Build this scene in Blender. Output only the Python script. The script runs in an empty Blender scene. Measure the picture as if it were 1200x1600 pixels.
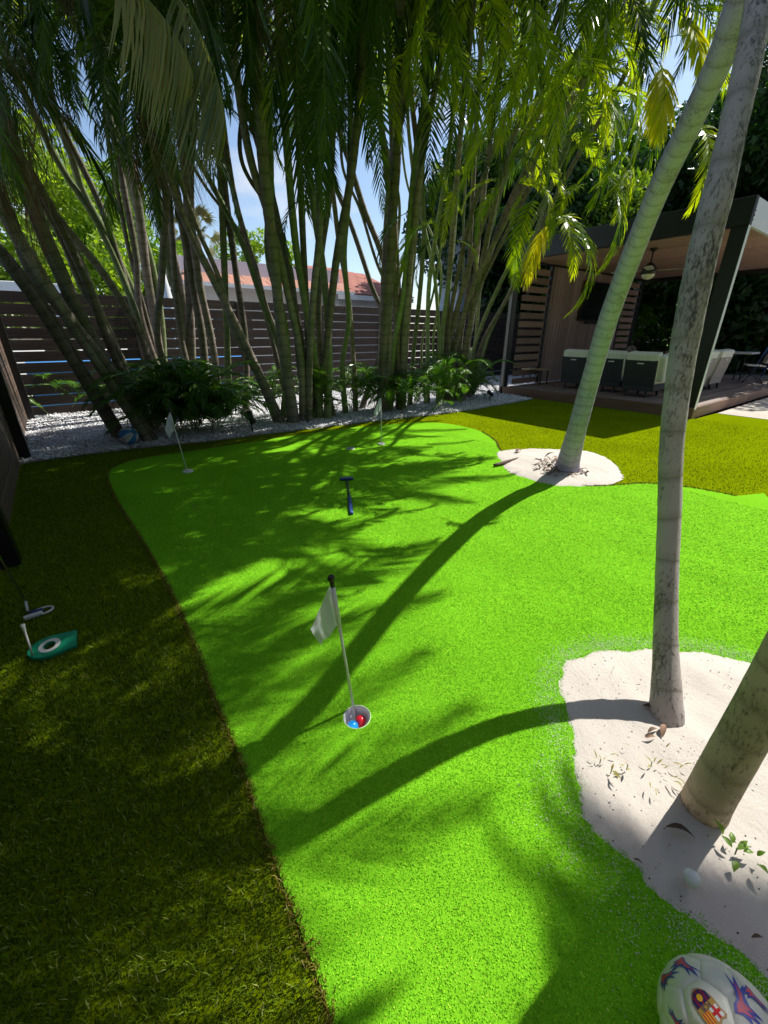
import bpy, bmesh, math, random
import numpy as np
from mathutils import Vector, Matrix, Quaternion
random.seed(7); RNG = np.random.default_rng(7)
sc = bpy.context.scene
C = sc.collection
R = math.radians
# ------------------------------------------------------------------ camera, sky, sun, exposure
EYE = 1.4; FPX = 638.0; PITCH = R(23.5); YAW = R(52.65)      # heading measured from the +X axis of the yard
cam = bpy.data.objects.new('camera', bpy.data.cameras.new('camera')); C.objects.link(cam)
cam.location = (0, 0, EYE); cam.rotation_euler = (R(90) - PITCH, 0, YAW - R(90))
cam.data.sensor_fit = 'VERTICAL'; cam.data.sensor_height = 24; cam.data.lens = 24 * FPX / 1600
cam.data.clip_start = 0.05; cam.data.clip_end = 600
sc.camera = cam
SUN_AZ = R(-4.0); SUN_EL = R(50)
SD = Vector((math.cos(SUN_AZ) * math.cos(SUN_EL), math.sin(SUN_AZ) * math.cos(SUN_EL), math.sin(SUN_EL)))
w = bpy.data.worlds.new('World'); sc.world = w; w.use_nodes = True
wn = w.node_tree.nodes; wl = w.node_tree.links
bg = wn['Background']; sky = wn.new('ShaderNodeTexSky'); sky.sky_type = 'NISHITA'; sky.sun_disc = False
sky.sun_elevation = SUN_EL; sky.sun_rotation = R(90) - SUN_AZ; sky.air_density = 1.0; sky.dust_density = 0.8; sky.ozone_density = 1.5
bg.inputs['Strength'].default_value = 0.13
tc = wn.new('ShaderNodeTexCoord'); mp = wn.new('ShaderNodeMapping'); mp.inputs['Scale'].default_value = (1.6, 1.6, 3.4)
nz = wn.new('ShaderNodeTexNoise'); nz.inputs['Scale'].default_value = 2.2; nz.inputs['Detail'].default_value = 7; nz.inputs['Roughness'].default_value = 0.56
cr = wn.new('ShaderNodeValToRGB'); cr.color_ramp.elements[0].position = 0.53; cr.color_ramp.elements[1].position = 0.74
mx = wn.new('ShaderNodeMixRGB'); mx.inputs[2].default_value = (5.0, 5.2, 5.6, 1)
wl.new(tc.outputs['Generated'], mp.inputs['Vector']); wl.new(mp.outputs[0], nz.inputs['Vector']); wl.new(nz.outputs[0], cr.inputs[0])
wl.new(cr.outputs[0], mx.inputs[0]); wl.new(sky.outputs[0], mx.inputs[1]); wl.new(mx.outputs[0], bg.inputs['Color'])
sun = bpy.data.objects.new('sun', bpy.data.lights.new('sun', 'SUN')); C.objects.link(sun)
sun.data.energy = 5.0; sun.data.angle = R(0.53); sun.data.color = (1.0, 0.955, 0.88)
sun.rotation_euler = (-SD).to_track_quat('-Z', 'Y').to_euler(); sun.location = SD * 30
sc.view_settings.view_transform = 'Standard'; sc.view_settings.look = 'None'; sc.view_settings.gamma = 1
sc.view_settings.exposure = 0.42; sc.view_settings.use_curve_mapping = False
sc.cycles.max_bounces = 8; sc.cycles.transparent_max_bounces = 8; sc.cycles.use_denoising = True

# ------------------------------------------------------------------ survey helpers: sight lines from the eye point -> yard coordinates
cA, sA, cP, sP = math.cos(YAW), math.sin(YAW), math.cos(PITCH), math.sin(PITCH)
def ray(px, py):
    c = (px - 600) / FPX; v = (800 - py) / FPX
    x, y, z = c, cP + v * sP, -sP + v * cP
    return Vector((cA * y + sA * x, sA * y - cA * x, z))
E0 = Vector((0, 0, EYE))
def G(px, py, z=0.0):
    r = ray(px, py); return E0 + r * ((z - EYE) / r.z)
def AT(px, py, d):
    r = ray(px, py); return E0 + r * (d / math.hypot(r.x, r.y))
def ONX(px, py, X): r = ray(px, py); return E0 + r * (X / r.x)
def ONY(px, py, Y): r = ray(px, py); return E0 + r * (Y / r.y)
def SH(px, py, z): return G(px, py) + SD * (z / SD.z)       # the point at height z that shades this spot of ground
def CF(x, y, z): return Vector((cA * y + sA * x, sA * y - cA * x, z))

# ------------------------------------------------------------------ object helpers
def tag(o, label=None, cat=None, group=None, kind=None):
    if label: o['label'] = label
    if cat: o['category'] = cat
    if group: o['group'] = group
    if kind: o['kind'] = kind
    return o
def thing(name, label, cat, loc=(0, 0, 0), rz=0, group=None):
    o = bpy.data.objects.new(name, None); C.objects.link(o); o.location = loc; o.rotation_euler = (0, 0, rz)
    o.empty_display_size = 0.1
    return tag(o, label, cat, group)
def add(name, me, mat=None, parent=None, loc=None, rot=None, scale=None):
    o = bpy.data.objects.new(name, me); C.objects.link(o)
    if mat and not me.materials: me.materials.append(mat)
    if parent: o.parent = parent
    if loc is not None: o.location = loc
    if rot is not None: o.rotation_euler = rot
    if scale is not None: o.scale = scale if hasattr(scale, '__len__') else (scale,) * 3
    return o
def mesh_from(name, V, F, smooth=False, uv=None):
    me = bpy.data.meshes.new(name)
    me.from_pydata([tuple(v) for v in V], [], F)
    if smooth: me.polygons.foreach_set('use_smooth', [True] * len(me.polygons))
    if uv is not None:
        l = me.uv_layers.new(name='UVMap'); li = np.empty(len(me.loops), dtype=np.int32); me.loops.foreach_get('vertex_index', li)
        l.data.foreach_set('uv', np.asarray(uv, dtype=np.float32)[li].ravel())
    me.update(); return me
def np_mesh(name, V, F, smooth=False):
    """V (n,3), F (m,k) numpy"""
    me = bpy.data.meshes.new(name); m, k = F.shape
    me.vertices.add(len(V)); me.vertices.foreach_set('co', V.astype(np.float32).ravel())
    me.loops.add(m * k); me.loops.foreach_set('vertex_index', F.astype(np.int32).ravel())
    me.polygons.add(m); me.polygons.foreach_set('loop_start', np.arange(0, m * k, k, dtype=np.int32))
    me.update(calc_edges=True)
    if smooth: me.polygons.foreach_set('use_smooth', np.ones(m, dtype=bool))
    return me
def bm_mesh(name, bm, smooth=False):
    me = bpy.data.meshes.new(name); bm.to_mesh(me); bm.free()
    if smooth: me.polygons.foreach_set('use_smooth', [True] * len(me.polygons))
    return me
def box_bm(bm, c, s, rot=None, bev=0.0):
    M = Matrix.Translation(Vector(c))
    if rot is not None: M = M @ rot.to_4x4()
    M = M @ Matrix.Diagonal((s[0], s[1], s[2], 1))
    g = bmesh.ops.create_cube(bm, size=1, matrix=M)
    if bev:
        es = list({e for v in g['verts'] for e in v.link_edges})
        bmesh.ops.bevel(bm, geom=es, offset=bev, segments=1 if bev < 0.012 else 3, affect='EDGES', profile=0.6)
def box_me(name, s, bev=0.0, c=(0, 0, 0), smooth=False):
    bm = bmesh.new(); box_bm(bm, c, s, None, bev); return bm_mesh(name, bm, smooth)
def catmull(P, step):
    P = [Vector(p) for p in P]; Q = [P[0] * 2 - P[1]] + P + [P[-1] * 2 - P[-2]]; out = []; tt = []
    for i in range(1, len(Q) - 2):
        a, b, c, d = Q[i - 1], Q[i], Q[i + 1], Q[i + 2]; n = max(2, int((c - b).length / step))
        for k in range(n):
            t = k / n
            out.append(0.5 * ((2 * b) + (c - a) * t + (2 * a - 5 * b + 4 * c - d) * t * t + (3 * b - a - 3 * c + d) * t ** 3)); tt.append(i - 1 + t)
    out.append(P[-1]); tt.append(len(P) - 1)
    return out, tt
def tube(name, P, rad, step=0.05, sides=10, ring=None, capped=True, smooth=True):
    """P control points, rad list of radii per control point (or one number), ring = (spacing, bulge) node rings"""
    pts, tt = catmull(P, step) if len(P) > 2 else ([Vector(P[0]), Vector(P[1])], [0, 1])
    if not hasattr(rad, '__len__'): rad = [rad] * len(P)
    V = []; F = []; UV = []; s = 0.0; up = Vector((0.3, 0.9, 0.1)).normalized()
    for i, p in enumerate(pts):
        d = (pts[min(i + 1, len(pts) - 1)] - pts[max(i - 1, 0)]).normalized()
        a = (up - d * up.dot(d)).normalized(); b = d.cross(a); up = a
        if i: s += (p - pts[i - 1]).length
        k = int(min(tt[i], len(P) - 2)); f = tt[i] - k; r = rad[k] * (1 - f) + rad[k + 1] * f
        if ring:
            ph = (s + 0.35 * ring[0] * math.sin(s * 3.1)) / ring[0]; ph -= math.floor(ph)
            r *= 1 + ring[1] * math.exp(-((ph - 0.5) / 0.13) ** 2) + 0.012 * math.sin(s * 9)
        for j in range(sides):
            t = 2 * math.pi * j / sides
            V.append(p + (a * math.cos(t) + b * math.sin(t)) * r); UV.append((j / sides, s))
    n = len(pts)
    for i in range(n - 1):
        for j in range(sides):
            k = (j + 1) % sides
            F.append((i * sides + j, i * sides + k, (i + 1) * sides + k, (i + 1) * sides + j))
    if capped:
        F.append(tuple(range(sides - 1, -1, -1))); F.append(tuple((n - 1) * sides + j for j in range(sides)))
    return mesh_from(name, V, F, smooth, UV)
def lathe(name, prof, sides=24, smooth=True):
    V = []; F = []
    for r, z in prof:
        for j in range(sides): t = 2 * math.pi * j / sides; V.append((r * math.cos(t), r * math.sin(t), z))
    for i in range(len(prof) - 1):
        for j in range(sides):
            k = (j + 1) % sides; F.append((i * sides + j, i * sides + k, (i + 1) * sides + k, (i + 1) * sides + j))
    return mesh_from(name, V, F, smooth)
def prism(name, poly, z0, z1, smooth=False):
    n = len(poly); V = [(p[0], p[1], z0) for p in poly] + [(p[0], p[1], z1) for p in poly]
    F = [tuple(range(n - 1, -1, -1)), tuple(range(n, 2 * n))] + [(i, (i + 1) % n, n + (i + 1) % n, n + i) for i in range(n)]
    return mesh_from(name, V, F, smooth)
def poly_smooth(pts, step=0.12, closed=True):
    P = [Vector((p[0], p[1], 0)) for p in pts]; out = []; n = len(P)
    for i in range(n if closed else n - 1):
        a, b, c, d = P[(i - 1) % n], P[i], P[(i + 1) % n], P[(i + 2) % n]; m = max(1, int((c - b).length / step))
        for k in range(m):
            t = k / m; q = 0.5 * ((2 * b) + (c - a) * t + (2 * a - 5 * b + 4 * c - d) * t * t + (3 * b - a - 3 * c + d) * t ** 3); out.append((q.x, q.y))
    return out
def inside(x, y, poly):
    r = np.zeros(x.shape, dtype=bool); n = len(poly); j = n - 1
    for i in range(n):
        xi, yi = poly[i]; xj, yj = poly[j]
        if yi != yj:
            r ^= ((yi > y) != (yj > y)) & (x < (xj - xi) * (y - yi) / (yj - yi) + xi)
        j = i
    return r

# ------------------------------------------------------------------ materials
def mat(name): m = bpy.data.materials.new(name); m.use_nodes = True; return m, m.node_tree.nodes, m.node_tree.links, m.node_tree.nodes['Principled BSDF']
def ramp(N, stops):
    r = N.new('ShaderNodeValToRGB'); e = r.color_ramp.elements
    while len(e) > len(stops): e.remove(e[-1])
    while len(e) < len(stops): e.new(0.5)
    for k, (p, c) in enumerate(stops): e[k].position = p; e[k].color = (*c, 1)
    return r
def simple(name, col, rough=0.6, var=0.15, scale=8.0, bump=0.0, bscale=60.0, metal=0.0, spec=0.5, coord='Object', stretch=(1, 1, 1), detail=4, col2=None, rnd=0.0):
    m, N, L, b = mat(name)
    t = N.new('ShaderNodeTexCoord'); q = N.new('ShaderNodeMapping'); q.inputs['Scale'].default_value = stretch
    L.new(t.outputs[coord], q.inputs[0])
    n = N.new('ShaderNodeTexNoise'); n.inputs['Scale'].default_value = scale; n.inputs['Detail'].default_value = detail; L.new(q.outputs[0], n.inputs[0])
    c2 = col2 if col2 else tuple(min(1, x * (1 + var)) for x in col)
    c1 = col if col2 else tuple(x * (1 - var) for x in col)
    r = ramp(N, [(0.3, c1), (0.7, c2)]); L.new(n.outputs[0], r.inputs[0]); out = r.outputs[0]
    if rnd:
        oi = N.new('ShaderNodeObjectInfo'); mr = N.new('ShaderNodeMapRange'); mr.inputs[3].default_value = 1 - rnd; mr.inputs[4].default_value = 1 + rnd
        L.new(oi.outputs['Random'], mr.inputs[0]); mm = N.new('ShaderNodeVectorMath'); mm.operation = 'SCALE'; L.new(out, mm.inputs[0]); L.new(mr.outputs[0], mm.inputs['Scale']); out = mm.outputs[0]
    L.new(out, b.inputs['Base Color']); b.inputs['Roughness'].default_value = rough; b.inputs['Metallic'].default_value = metal
    b.inputs['Specular IOR Level'].default_value = spec
    if bump:
        n2 = N.new('ShaderNodeTexNoise'); n2.inputs['Scale'].default_value = bscale; n2.inputs['Detail'].default_value = 6; L.new(q.outputs[0], n2.inputs[0])
        bp = N.new('ShaderNodeBump'); bp.inputs['Strength'].default_value = bump; bp.inputs['Distance'].default_value = 0.01
        L.new(n2.outputs[0], bp.inputs['Height']); L.new(bp.outputs[0], b.inputs['Normal'])
    return m
def leaf_mat(name, c1, c2, trans, tcol, rough=0.4, island=True, rnd=0.35):
    m, N, L, b = mat(name)
    oi = N.new('ShaderNodeObjectInfo'); g = N.new('ShaderNodeNewGeometry')
    a = N.new('ShaderNodeMath'); a.operation = 'ADD'; L.new(oi.outputs['Random'], a.inputs[0])
    if island: L.new(g.outputs['Random Per Island'], a.inputs[1])
    h = N.new('ShaderNodeMath'); h.operation = 'MULTIPLY'; h.inputs[1].default_value = 0.5; L.new(a.outputs[0], h.inputs[0])
    r = ramp(N, [(0.15, c1), (0.85, c2)]); L.new((h if island else a).outputs[0], r.inputs[0])
    L.new(r.outputs[0], b.inputs['Base Color']); b.inputs['Roughness'].default_value = rough; b.inputs['Specular IOR Level'].default_value = 0.4
    tr = N.new('ShaderNodeBsdfTranslucent')
    mc = N.new('ShaderNodeMixRGB'); mc.blend_type = 'MULTIPLY'; mc.inputs[0].default_value = 1; mc.inputs[2].default_value = (*tcol, 1)
    L.new(r.outputs[0], mc.inputs[1]); L.new(mc.outputs[0], tr.inputs[0])
    ms = N.new('ShaderNodeMixShader'); ms.inputs[0].default_value = trans; L.new(b.outputs[0], ms.inputs[1]); L.new(tr.outputs[0], ms.inputs[2])
    L.new(ms.outputs[0], N['Material Output'].inputs[0]); return m
def trunk_mat(name, base, dark, green, ringc, ring_sp, mott=0.5, gr=0.35, bump=0.5):
    m, N, L, b = mat(name)
    t = N.new('ShaderNodeTexCoord'); uv = N.new('ShaderNodeSeparateXYZ'); L.new(t.outputs['UV'], uv.inputs[0])
    n1 = N.new('ShaderNodeTexNoise'); n1.inputs['Scale'].default_value = 5; n1.inputs['Detail'].default_value = 3; L.new(t.outputs['Object'], n1.inputs[0])
    # ring scars
    ad = N.new('ShaderNodeMath'); ad.operation = 'MULTIPLY_ADD'; ad.inputs[1].default_value = ring_sp * 0.28; L.new(n1.outputs[0], ad.inputs[0]); L.new(uv.outputs['Y'], ad.inputs[2])
    dv = N.new('ShaderNodeMath'); dv.operation = 'DIVIDE'; dv.inputs[1].default_value = ring_sp; L.new(ad.outputs[0], dv.inputs[0])
    fr = N.new('ShaderNodeMath'); fr.operation = 'FRACT'; L.new(dv.outputs[0], fr.inputs[0])
    rr = ramp(N, [(0.0, (1, 1, 1)), (0.05, (0.45, 0.45, 0.45)), (0.28, (0, 0, 0)), (0.88, (0, 0, 0)), (1.0, (0.7, 0.7, 0.7))]); L.new(fr.outputs[0], rr.inputs[0])
    # lichen mottles
    n2 = N.new('ShaderNodeTexNoise'); n2.inputs['Scale'].default_value = 95; n2.inputs['Detail'].default_value = 8; n2.inputs['Roughness'].default_value = 0.75
    q2 = N.new('ShaderNodeMapping'); q2.inputs['Scale'].default_value = (1, 1, 0.4); L.new(t.outputs['Object'], q2.inputs[0]); L.new(q2.outputs[0], n2.inputs[0])
    n3 = N.new('ShaderNodeTexNoise'); n3.inputs['Scale'].default_value = 7; n3.inputs['Detail'].default_value = 5; n3.inputs['Roughness'].default_value = 0.65
    q3 = N.new('ShaderNodeMapping'); q3.inputs['Scale'].default_value = (1, 1, 0.3); L.new(t.outputs['Object'], q3.inputs[0]); L.new(q3.outputs[0], n3.inputs[0])
    m0 = N.new('ShaderNodeMath'); m0.operation = 'MULTIPLY_ADD'; m0.inputs[1].default_value = 1.35; m0.inputs[2].default_value = -0.05; L.new(n2.outputs[0], m0.inputs[0])
    mu = N.new('ShaderNodeMath'); mu.operation = 'MULTIPLY_ADD'; mu.inputs[1].default_value = 0.75; L.new(n3.outputs[0], mu.inputs[0]); L.new(m0.outputs[0], mu.inputs[2])
    mr = N.new('ShaderNodeMapRange'); mr.inputs[1].default_value = 1.08 - mott * 0.13; mr.inputs[2].default_value = 1.26 - mott * 0.13; mr.inputs[4].default_value = 0.85; L.new(mu.outputs[0], mr.inputs[0])
    n4 = N.new('ShaderNodeTexNoise'); n4.inputs['Scale'].default_value = 2.2; n4.inputs['Detail'].default_value = 5; L.new(t.outputs['Object'], n4.inputs[0])
    g4 = ramp(N, [(0.4, (0, 0, 0)), (0.65, (gr, gr, gr))]); L.new(n4.outputs[0], g4.inputs[0])
    def mix(f, a, c):
        q = N.new('ShaderNodeMixRGB'); L.new(f, q.inputs[0])
        if isinstance(a, tuple): q.inputs[1].default_value = (*a, 1)
        else: L.new(a, q.inputs[1])
        q.inputs[2].default_value = (*c, 1); return q.outputs[0]
    col = mix(g4.outputs[0], base, green)
    col = mix(mr.outputs[0], col, dark)
    f5 = N.new('ShaderNodeMath'); f5.operation = 'MULTIPLY'; f5.inputs[1].default_value = 0.85; L.new(rr.outputs[0], f5.inputs[0])
    col = mix(f5.outputs[0], col, ringc)
    oi = N.new('ShaderNodeObjectInfo'); mpr = N.new('ShaderNodeMapRange'); mpr.inputs[3].default_value = 0.7; mpr.inputs[4].default_value = 1.25; L.new(oi.outputs['Random'], mpr.inputs[0])
    sc_ = N.new('ShaderNodeVectorMath'); sc_.operation = 'SCALE'; L.new(col, sc_.inputs[0]); L.new(mpr.outputs[0], sc_.inputs['Scale'])
    L.new(sc_.outputs[0], b.inputs['Base Color']); b.inputs['Roughness'].default_value = 0.75; b.inputs['Specular IOR Level'].default_value = 0.3
    hs = N.new('ShaderNodeMath'); hs.operation = 'MULTIPLY_ADD'; hs.inputs[1].default_value = -0.6; L.new(rr.outputs[0], hs.inputs[0]); L.new(n2.outputs[0], hs.inputs[2])
    bp = N.new('ShaderNodeBump'); bp.inputs['Strength'].default_value = bump; bp.inputs['Distance'].default_value = 0.008; L.new(hs.outputs[0], bp.inputs['Height']); L.new(bp.outputs[0], b.inputs['Normal'])
    return m
M = {}
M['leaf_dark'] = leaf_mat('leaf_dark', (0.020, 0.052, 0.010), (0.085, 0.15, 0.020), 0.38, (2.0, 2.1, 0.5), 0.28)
M['leaf_lit'] = leaf_mat('leaf_lit', (0.12, 0.22, 0.008), (0.38, 0.44, 0.015), 0.55, (1.8, 1.8, 0.35), 0.3)  # brighter frond leaf, sunlight put into the yellow-green colour
M['leaf_yellow'] = leaf_mat('leaf_yellow', (0.42, 0.46, 0.02), (0.65, 0.55, 0.03), 0.55, (1.6, 1.6, 0.4))
M['leaf_dry'] = leaf_mat('leaf_dry', (0.07, 0.04, 0.02), (0.22, 0.14, 0.08), 0.3, (1.4, 1.1, 0.7), 0.7)
M['leaf_bronze'] = leaf_mat('leaf_bronze', (0.10, 0.15, 0.035), (0.36, 0.34, 0.12), 0.45, (1.6, 1.5, 0.5))
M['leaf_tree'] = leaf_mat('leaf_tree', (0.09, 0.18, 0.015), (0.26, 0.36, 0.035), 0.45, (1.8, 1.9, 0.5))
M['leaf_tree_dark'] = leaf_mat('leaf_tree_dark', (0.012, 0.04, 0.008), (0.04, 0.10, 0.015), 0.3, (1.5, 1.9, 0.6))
M['leaf_bush'] = leaf_mat('leaf_bush', (0.04, 0.11, 0.012), (0.13, 0.24, 0.03), 0.35, (1.5, 1.9, 0.6), 0.35)
M['rachis'] = simple('rachis', (0.16, 0.22, 0.05), 0.5, 0.3)
M['trunk_grey'] = trunk_mat('trunk_grey', (0.58, 0.51, 0.50), (0.045, 0.04, 0.03), (0.24, 0.25, 0.16), (0.26, 0.24, 0.19), 0.17, 0.45, 0.5, 0.5)
M['trunk_ring'] = trunk_mat('trunk_ring', (0.50, 0.42, 0.62), (0.18, 0.14, 0.18), (0.40, 0.38, 0.48), (0.27, 0.23, 0.28), 0.085, 0.35, 0.45, 0.6)
M['trunk_moss'] = trunk_mat('trunk_moss', (0.46, 0.37, 0.26), (0.06, 0.05, 0.035), (0.19, 0.20, 0.09), (0.22, 0.18, 0.12), 0.13, 0.5, 1.0, 0.5)
M['stalk'] = trunk_mat('stalk', (0.30, 0.245, 0.215), (0.07, 0.055, 0.045), (0.19, 0.20, 0.11), (0.10, 0.085, 0.07), 0.16, 0.55, 0.8, 0.4)
M['stalk_green'] = trunk_mat('stalk_green', (0.20, 0.25, 0.12), (0.08, 0.08, 0.05), (0.20, 0.27, 0.10), (0.32, 0.31, 0.20), 0.2, 0.4, 1.0, 0.3)
M['bark'] = simple('bark', (0.10, 0.075, 0.05), 0.85, 0.3, 12, 0.6, 40)
def wood(name, c1, c2, axis=0, rough=0.6, bump=0.3, rnd=0.25):
    st = [26, 26, 26]; st[axis] = 1.2
    return simple(name, c1, rough, 0, 1.6, bump, 3.0, stretch=tuple(st), col2=c2, detail=6, rnd=rnd)
M['slat_x'] = wood('slat_brown_x', (0.018, 0.011, 0.008), (0.052, 0.032, 0.023), 0)
M['slat_y'] = wood('slat_brown_y', (0.10, 0.068, 0.05), (0.21, 0.15, 0.11), 1)
M['post_dark'] = simple('post_dark', (0.012, 0.012, 0.013), 0.35, 0.2, 5)
M['deck_y'] = wood('deck_board', (0.10, 0.07, 0.055), (0.17, 0.125, 0.10), 1, 0.55)
M['fascia'] = wood('deck_fascia', (0.16, 0.085, 0.055), (0.25, 0.14, 0.095), 1, 0.55)
M['ceil'] = wood('ceiling_board', (0.34, 0.20, 0.15), (0.46, 0.29, 0.22), 0, 0.6, 0.15, 0.12)
M['panel'] = wood('wall_panel', (0.20, 0.135, 0.115), (0.36, 0.26, 0.23), 2, 0.6)
M['white'] = simple('white_paint', (0.75, 0.75, 0.73), 0.45, 0.05, 3)
M['white_metal'] = simple('pale_metal', (0.74, 0.77, 0.80), 0.35, 0.04, 3)
M['concrete'] = simple('concrete', (0.50, 0.45, 0.37), 0.85, 0.1, 3, 0.25, 60)
# ------------------------------------------------------------------ ground
def turf_mat(name, c1, c2, c3, nscale, bump, rough=0.7):
    m, N, L, b = mat(name); t = N.new('ShaderNodeTexCoord')
    n = N.new('ShaderNodeTexNoise'); n.inputs['Scale'].default_value = nscale; n.inputs['Detail'].default_value = 3; n.inputs['Roughness'].default_value = 0.8; L.new(t.outputs['Object'], n.inputs[0])
    r = ramp(N, [(0.30, c1), (0.5, c2), (0.72, c3)]); L.new(n.outputs[0], r.inputs[0])
    n2 = N.new('ShaderNodeTexNoise'); n2.inputs['Scale'].default_value = 1.3; n2.inputs['Detail'].default_value = 4; L.new(t.outputs['Object'], n2.inputs[0])
    mr = N.new('ShaderNodeMapRange'); mr.inputs[1].default_value = 0.3; mr.inputs[2].default_value = 0.7; mr.inputs[3].default_value = 0.88; mr.inputs[4].default_value = 1.1; L.new(n2.outputs[0], mr.inputs[0])
    s = N.new('ShaderNodeVectorMath'); s.operation = 'SCALE'; L.new(r.outputs[0], s.inputs[0]); L.new(mr.outputs[0], s.inputs['Scale'])
    L.new(s.outputs[0], b.inputs['Base Color']); b.inputs['Roughness'].default_value = rough; b.inputs['Specular IOR Level'].default_value = 0.0
    bp = N.new('ShaderNodeBump'); bp.inputs['Strength'].default_value = bump; bp.inputs['Distance'].default_value = 0.006
    L.new(n.outputs[0], bp.inputs['Height']); L.new(bp.outputs[0], b.inputs['Normal']); return m
def blade_mat(name, c1, c2, c3=None, rough=0.5, spec=0.3):
    m, N, L, b = mat(name); g = N.new('ShaderNodeNewGeometry')
    st = [(0.0, c1), (0.9, c2)] + ([(0.97, c3)] if c3 else [])
    r = ramp(N, st); L.new(g.outputs['Random Per Island'], r.inputs[0])
    t = N.new('ShaderNodeTexCoord'); q = N.new('ShaderNodeMapping'); q.inputs['Scale'].default_value = (2.2, 0.9, 1); q.inputs['Rotation'].default_value = (0, 0, 0.6); L.new(t.outputs['Object'], q.inputs[0])
    n = N.new('ShaderNodeTexNoise'); n.inputs['Scale'].default_value = 1.7; n.inputs['Detail'].default_value = 5; L.new(q.outputs[0], n.inputs[0])
    mr = N.new('ShaderNodeMapRange'); mr.inputs[1].default_value = 0.3; mr.inputs[2].default_value = 0.7; mr.inputs[3].default_value = 0.82; mr.inputs[4].default_value = 1.12; L.new(n.outputs[0], mr.inputs[0])
    s = N.new('ShaderNodeVectorMath'); s.operation = 'SCALE'; L.new(r.outputs[0], s.inputs[0]); L.new(mr.outputs[0], s.inputs['Scale']); L.new(s.outputs[0], b.inputs['Base Color'])
    b.inputs['Roughness'].default_value = rough; b.inputs['Specular IOR Level'].default_value = spec; return m
M['lawn'] = turf_mat('lawn_turf', (0.12, 0.17, 0.001), (0.16, 0.22, 0.001), (0.21, 0.27, 0.002), 300, 0.4)
M['green'] = turf_mat('putting_turf', (0.13, 0.37, 0.014), (0.175, 0.47, 0.016), (0.22, 0.56, 0.018), 260, 0.4)
M['blade_lawn'] = blade_mat('lawn_fibre', (0.045, 0.08, 0.010), (0.19, 0.30, 0.012), (0.40, 0.44, 0.12), 0.7, 0.06)
M['blade_green'] = blade_mat('putting_fibre', (0.13, 0.40, 0.014), (0.235, 0.64, 0.018), (0.45, 0.75, 0.05), 0.8, 0.03)
M['soil'] = simple('soil', (0.07, 0.055, 0.035), 0.9, 0.3, 6, 0.5, 40)
ms_, N, L, b = mat('sand')
t = N.new('ShaderNodeTexCoord'); n = N.new('ShaderNodeTexNoise'); n.inputs['Scale'].default_value = 1.6; n.inputs['Detail'].default_value = 3; L.new(t.outputs['Object'], n.inputs[0])
r = ramp(N, [(0.35, (0.56, 0.515, 0.46)), (0.55, (0.60, 0.55, 0.49)), (0.72, (0.61, 0.525, 0.485))]); L.new(n.outputs[0], r.inputs[0])
n2 = N.new('ShaderNodeTexNoise'); n2.inputs['Scale'].default_value = 55; n2.inputs['Detail'].default_value = 7; n2.inputs['Roughness'].default_value = 0.75; L.new(t.outputs['Object'], n2.inputs[0])
vr = N.new('ShaderNodeTexVoronoi'); vr.inputs['Scale'].default_value = 60; L.new(t.outputs['Object'], vr.inputs[0])
sp = ramp(N, [(0.03, (0.25, 0.2, 0.16)), (0.09, (1, 1, 1))]); L.new(vr.outputs['Distance'], sp.inputs[0])
n3 = N.new('ShaderNodeTexNoise'); n3.inputs['Scale'].default_value = 9; L.new(t.outputs['Object'], n3.inputs[0])
r3 = ramp(N, [(0.5, (0, 0, 0)), (0.62, (1, 1, 1))]); L.new(n3.outputs[0], r3.inputs[0])
mm = N.new('ShaderNodeMixRGB'); mm.blend_type = 'MULTIPLY'; L.new(r3.outputs[0], mm.inputs[0]); L.new(r.outputs[0], mm.inputs[1]); L.new(sp.outputs[0], mm.inputs[2])
L.new(mm.outputs[0], b.inputs['Base Color']); b.inputs['Roughness'].default_value = 0.9; b.inputs['Specular IOR Level'].default_value = 0.2
bp = N.new('ShaderNodeBump'); bp.inputs['Strength'].default_value = 0.55; bp.inputs['Distance'].default_value = 0.012; L.new(n2.outputs[0], bp.inputs['Height']); L.new(bp.outputs[0], b.inputs['Normal'])
M['sand'] = ms_
M['pebble'] = blade_mat('pebble', (0.62, 0.63, 0.66), (0.92, 0.92, 0.93), (0.5, 0.42, 0.34), 0.7, 0.3)

def ground_sheet(name, poly, z, m):
    bm = bmesh.new(); vs = [bm.verts.new((x, y, z)) for x, y in poly]; f = bm.faces.new(vs)
    if f.normal.z < 0: bmesh.ops.reverse_faces(bm, faces=[f])
    bmesh.ops.triangulate(bm, faces=bm.faces[:]); return tag(add(name, bm_mesh(name, bm), m), kind='structure')
ground_sheet('ground', [(-200, -200), (250, -200), (250, 250), (-200, 250)], -0.12, M['soil'])
# the cup: holes are real openings in the turf, so turf sheets are cut round it
CUP = G(558, 1122); CUPR = 0.052
green_px = [(575, 1780), (522, 1605), (465, 1440), (430, 1350), (400, 1262), (373, 1180), (335, 1090), (302, 1000), (265, 920), (225, 850), (187, 790), (168, 748), (178, 731), (220, 717), (300, 705), (400, 690),
            (500, 675), (600, 664), (680, 661), (740, 671), (772, 688), (784, 706), (830, 730), (900, 758), (960, 759), (1010, 756), (1080, 763), (1150, 776), (1210, 790)]
green_poly = [tuple(G(*p)[:2]) for p in green_px]
gp = poly_smooth(green_poly, 0.10, closed=False) + [tuple(G(1210, 790)[:2])]
gp += [(6.0, -0.6), (4.0, -2.5), (0.3, -2.0)]
GREEN = gp
bm = bmesh.new(); outer = [bm.verts.new((x, y, 0.008)) for x, y in gp]
inner = [bm.verts.new((CUP.x + CUPR * math.cos(a), CUP.y + CUPR * math.sin(a), 0.008)) for a in [2 * math.pi * k / 32 for k in range(32)]]
for ring_ in (outer, inner):
    for i in range(len(ring_)): bm.edges.new((ring_[i], ring_[(i + 1) % len(ring_)]))
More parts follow.
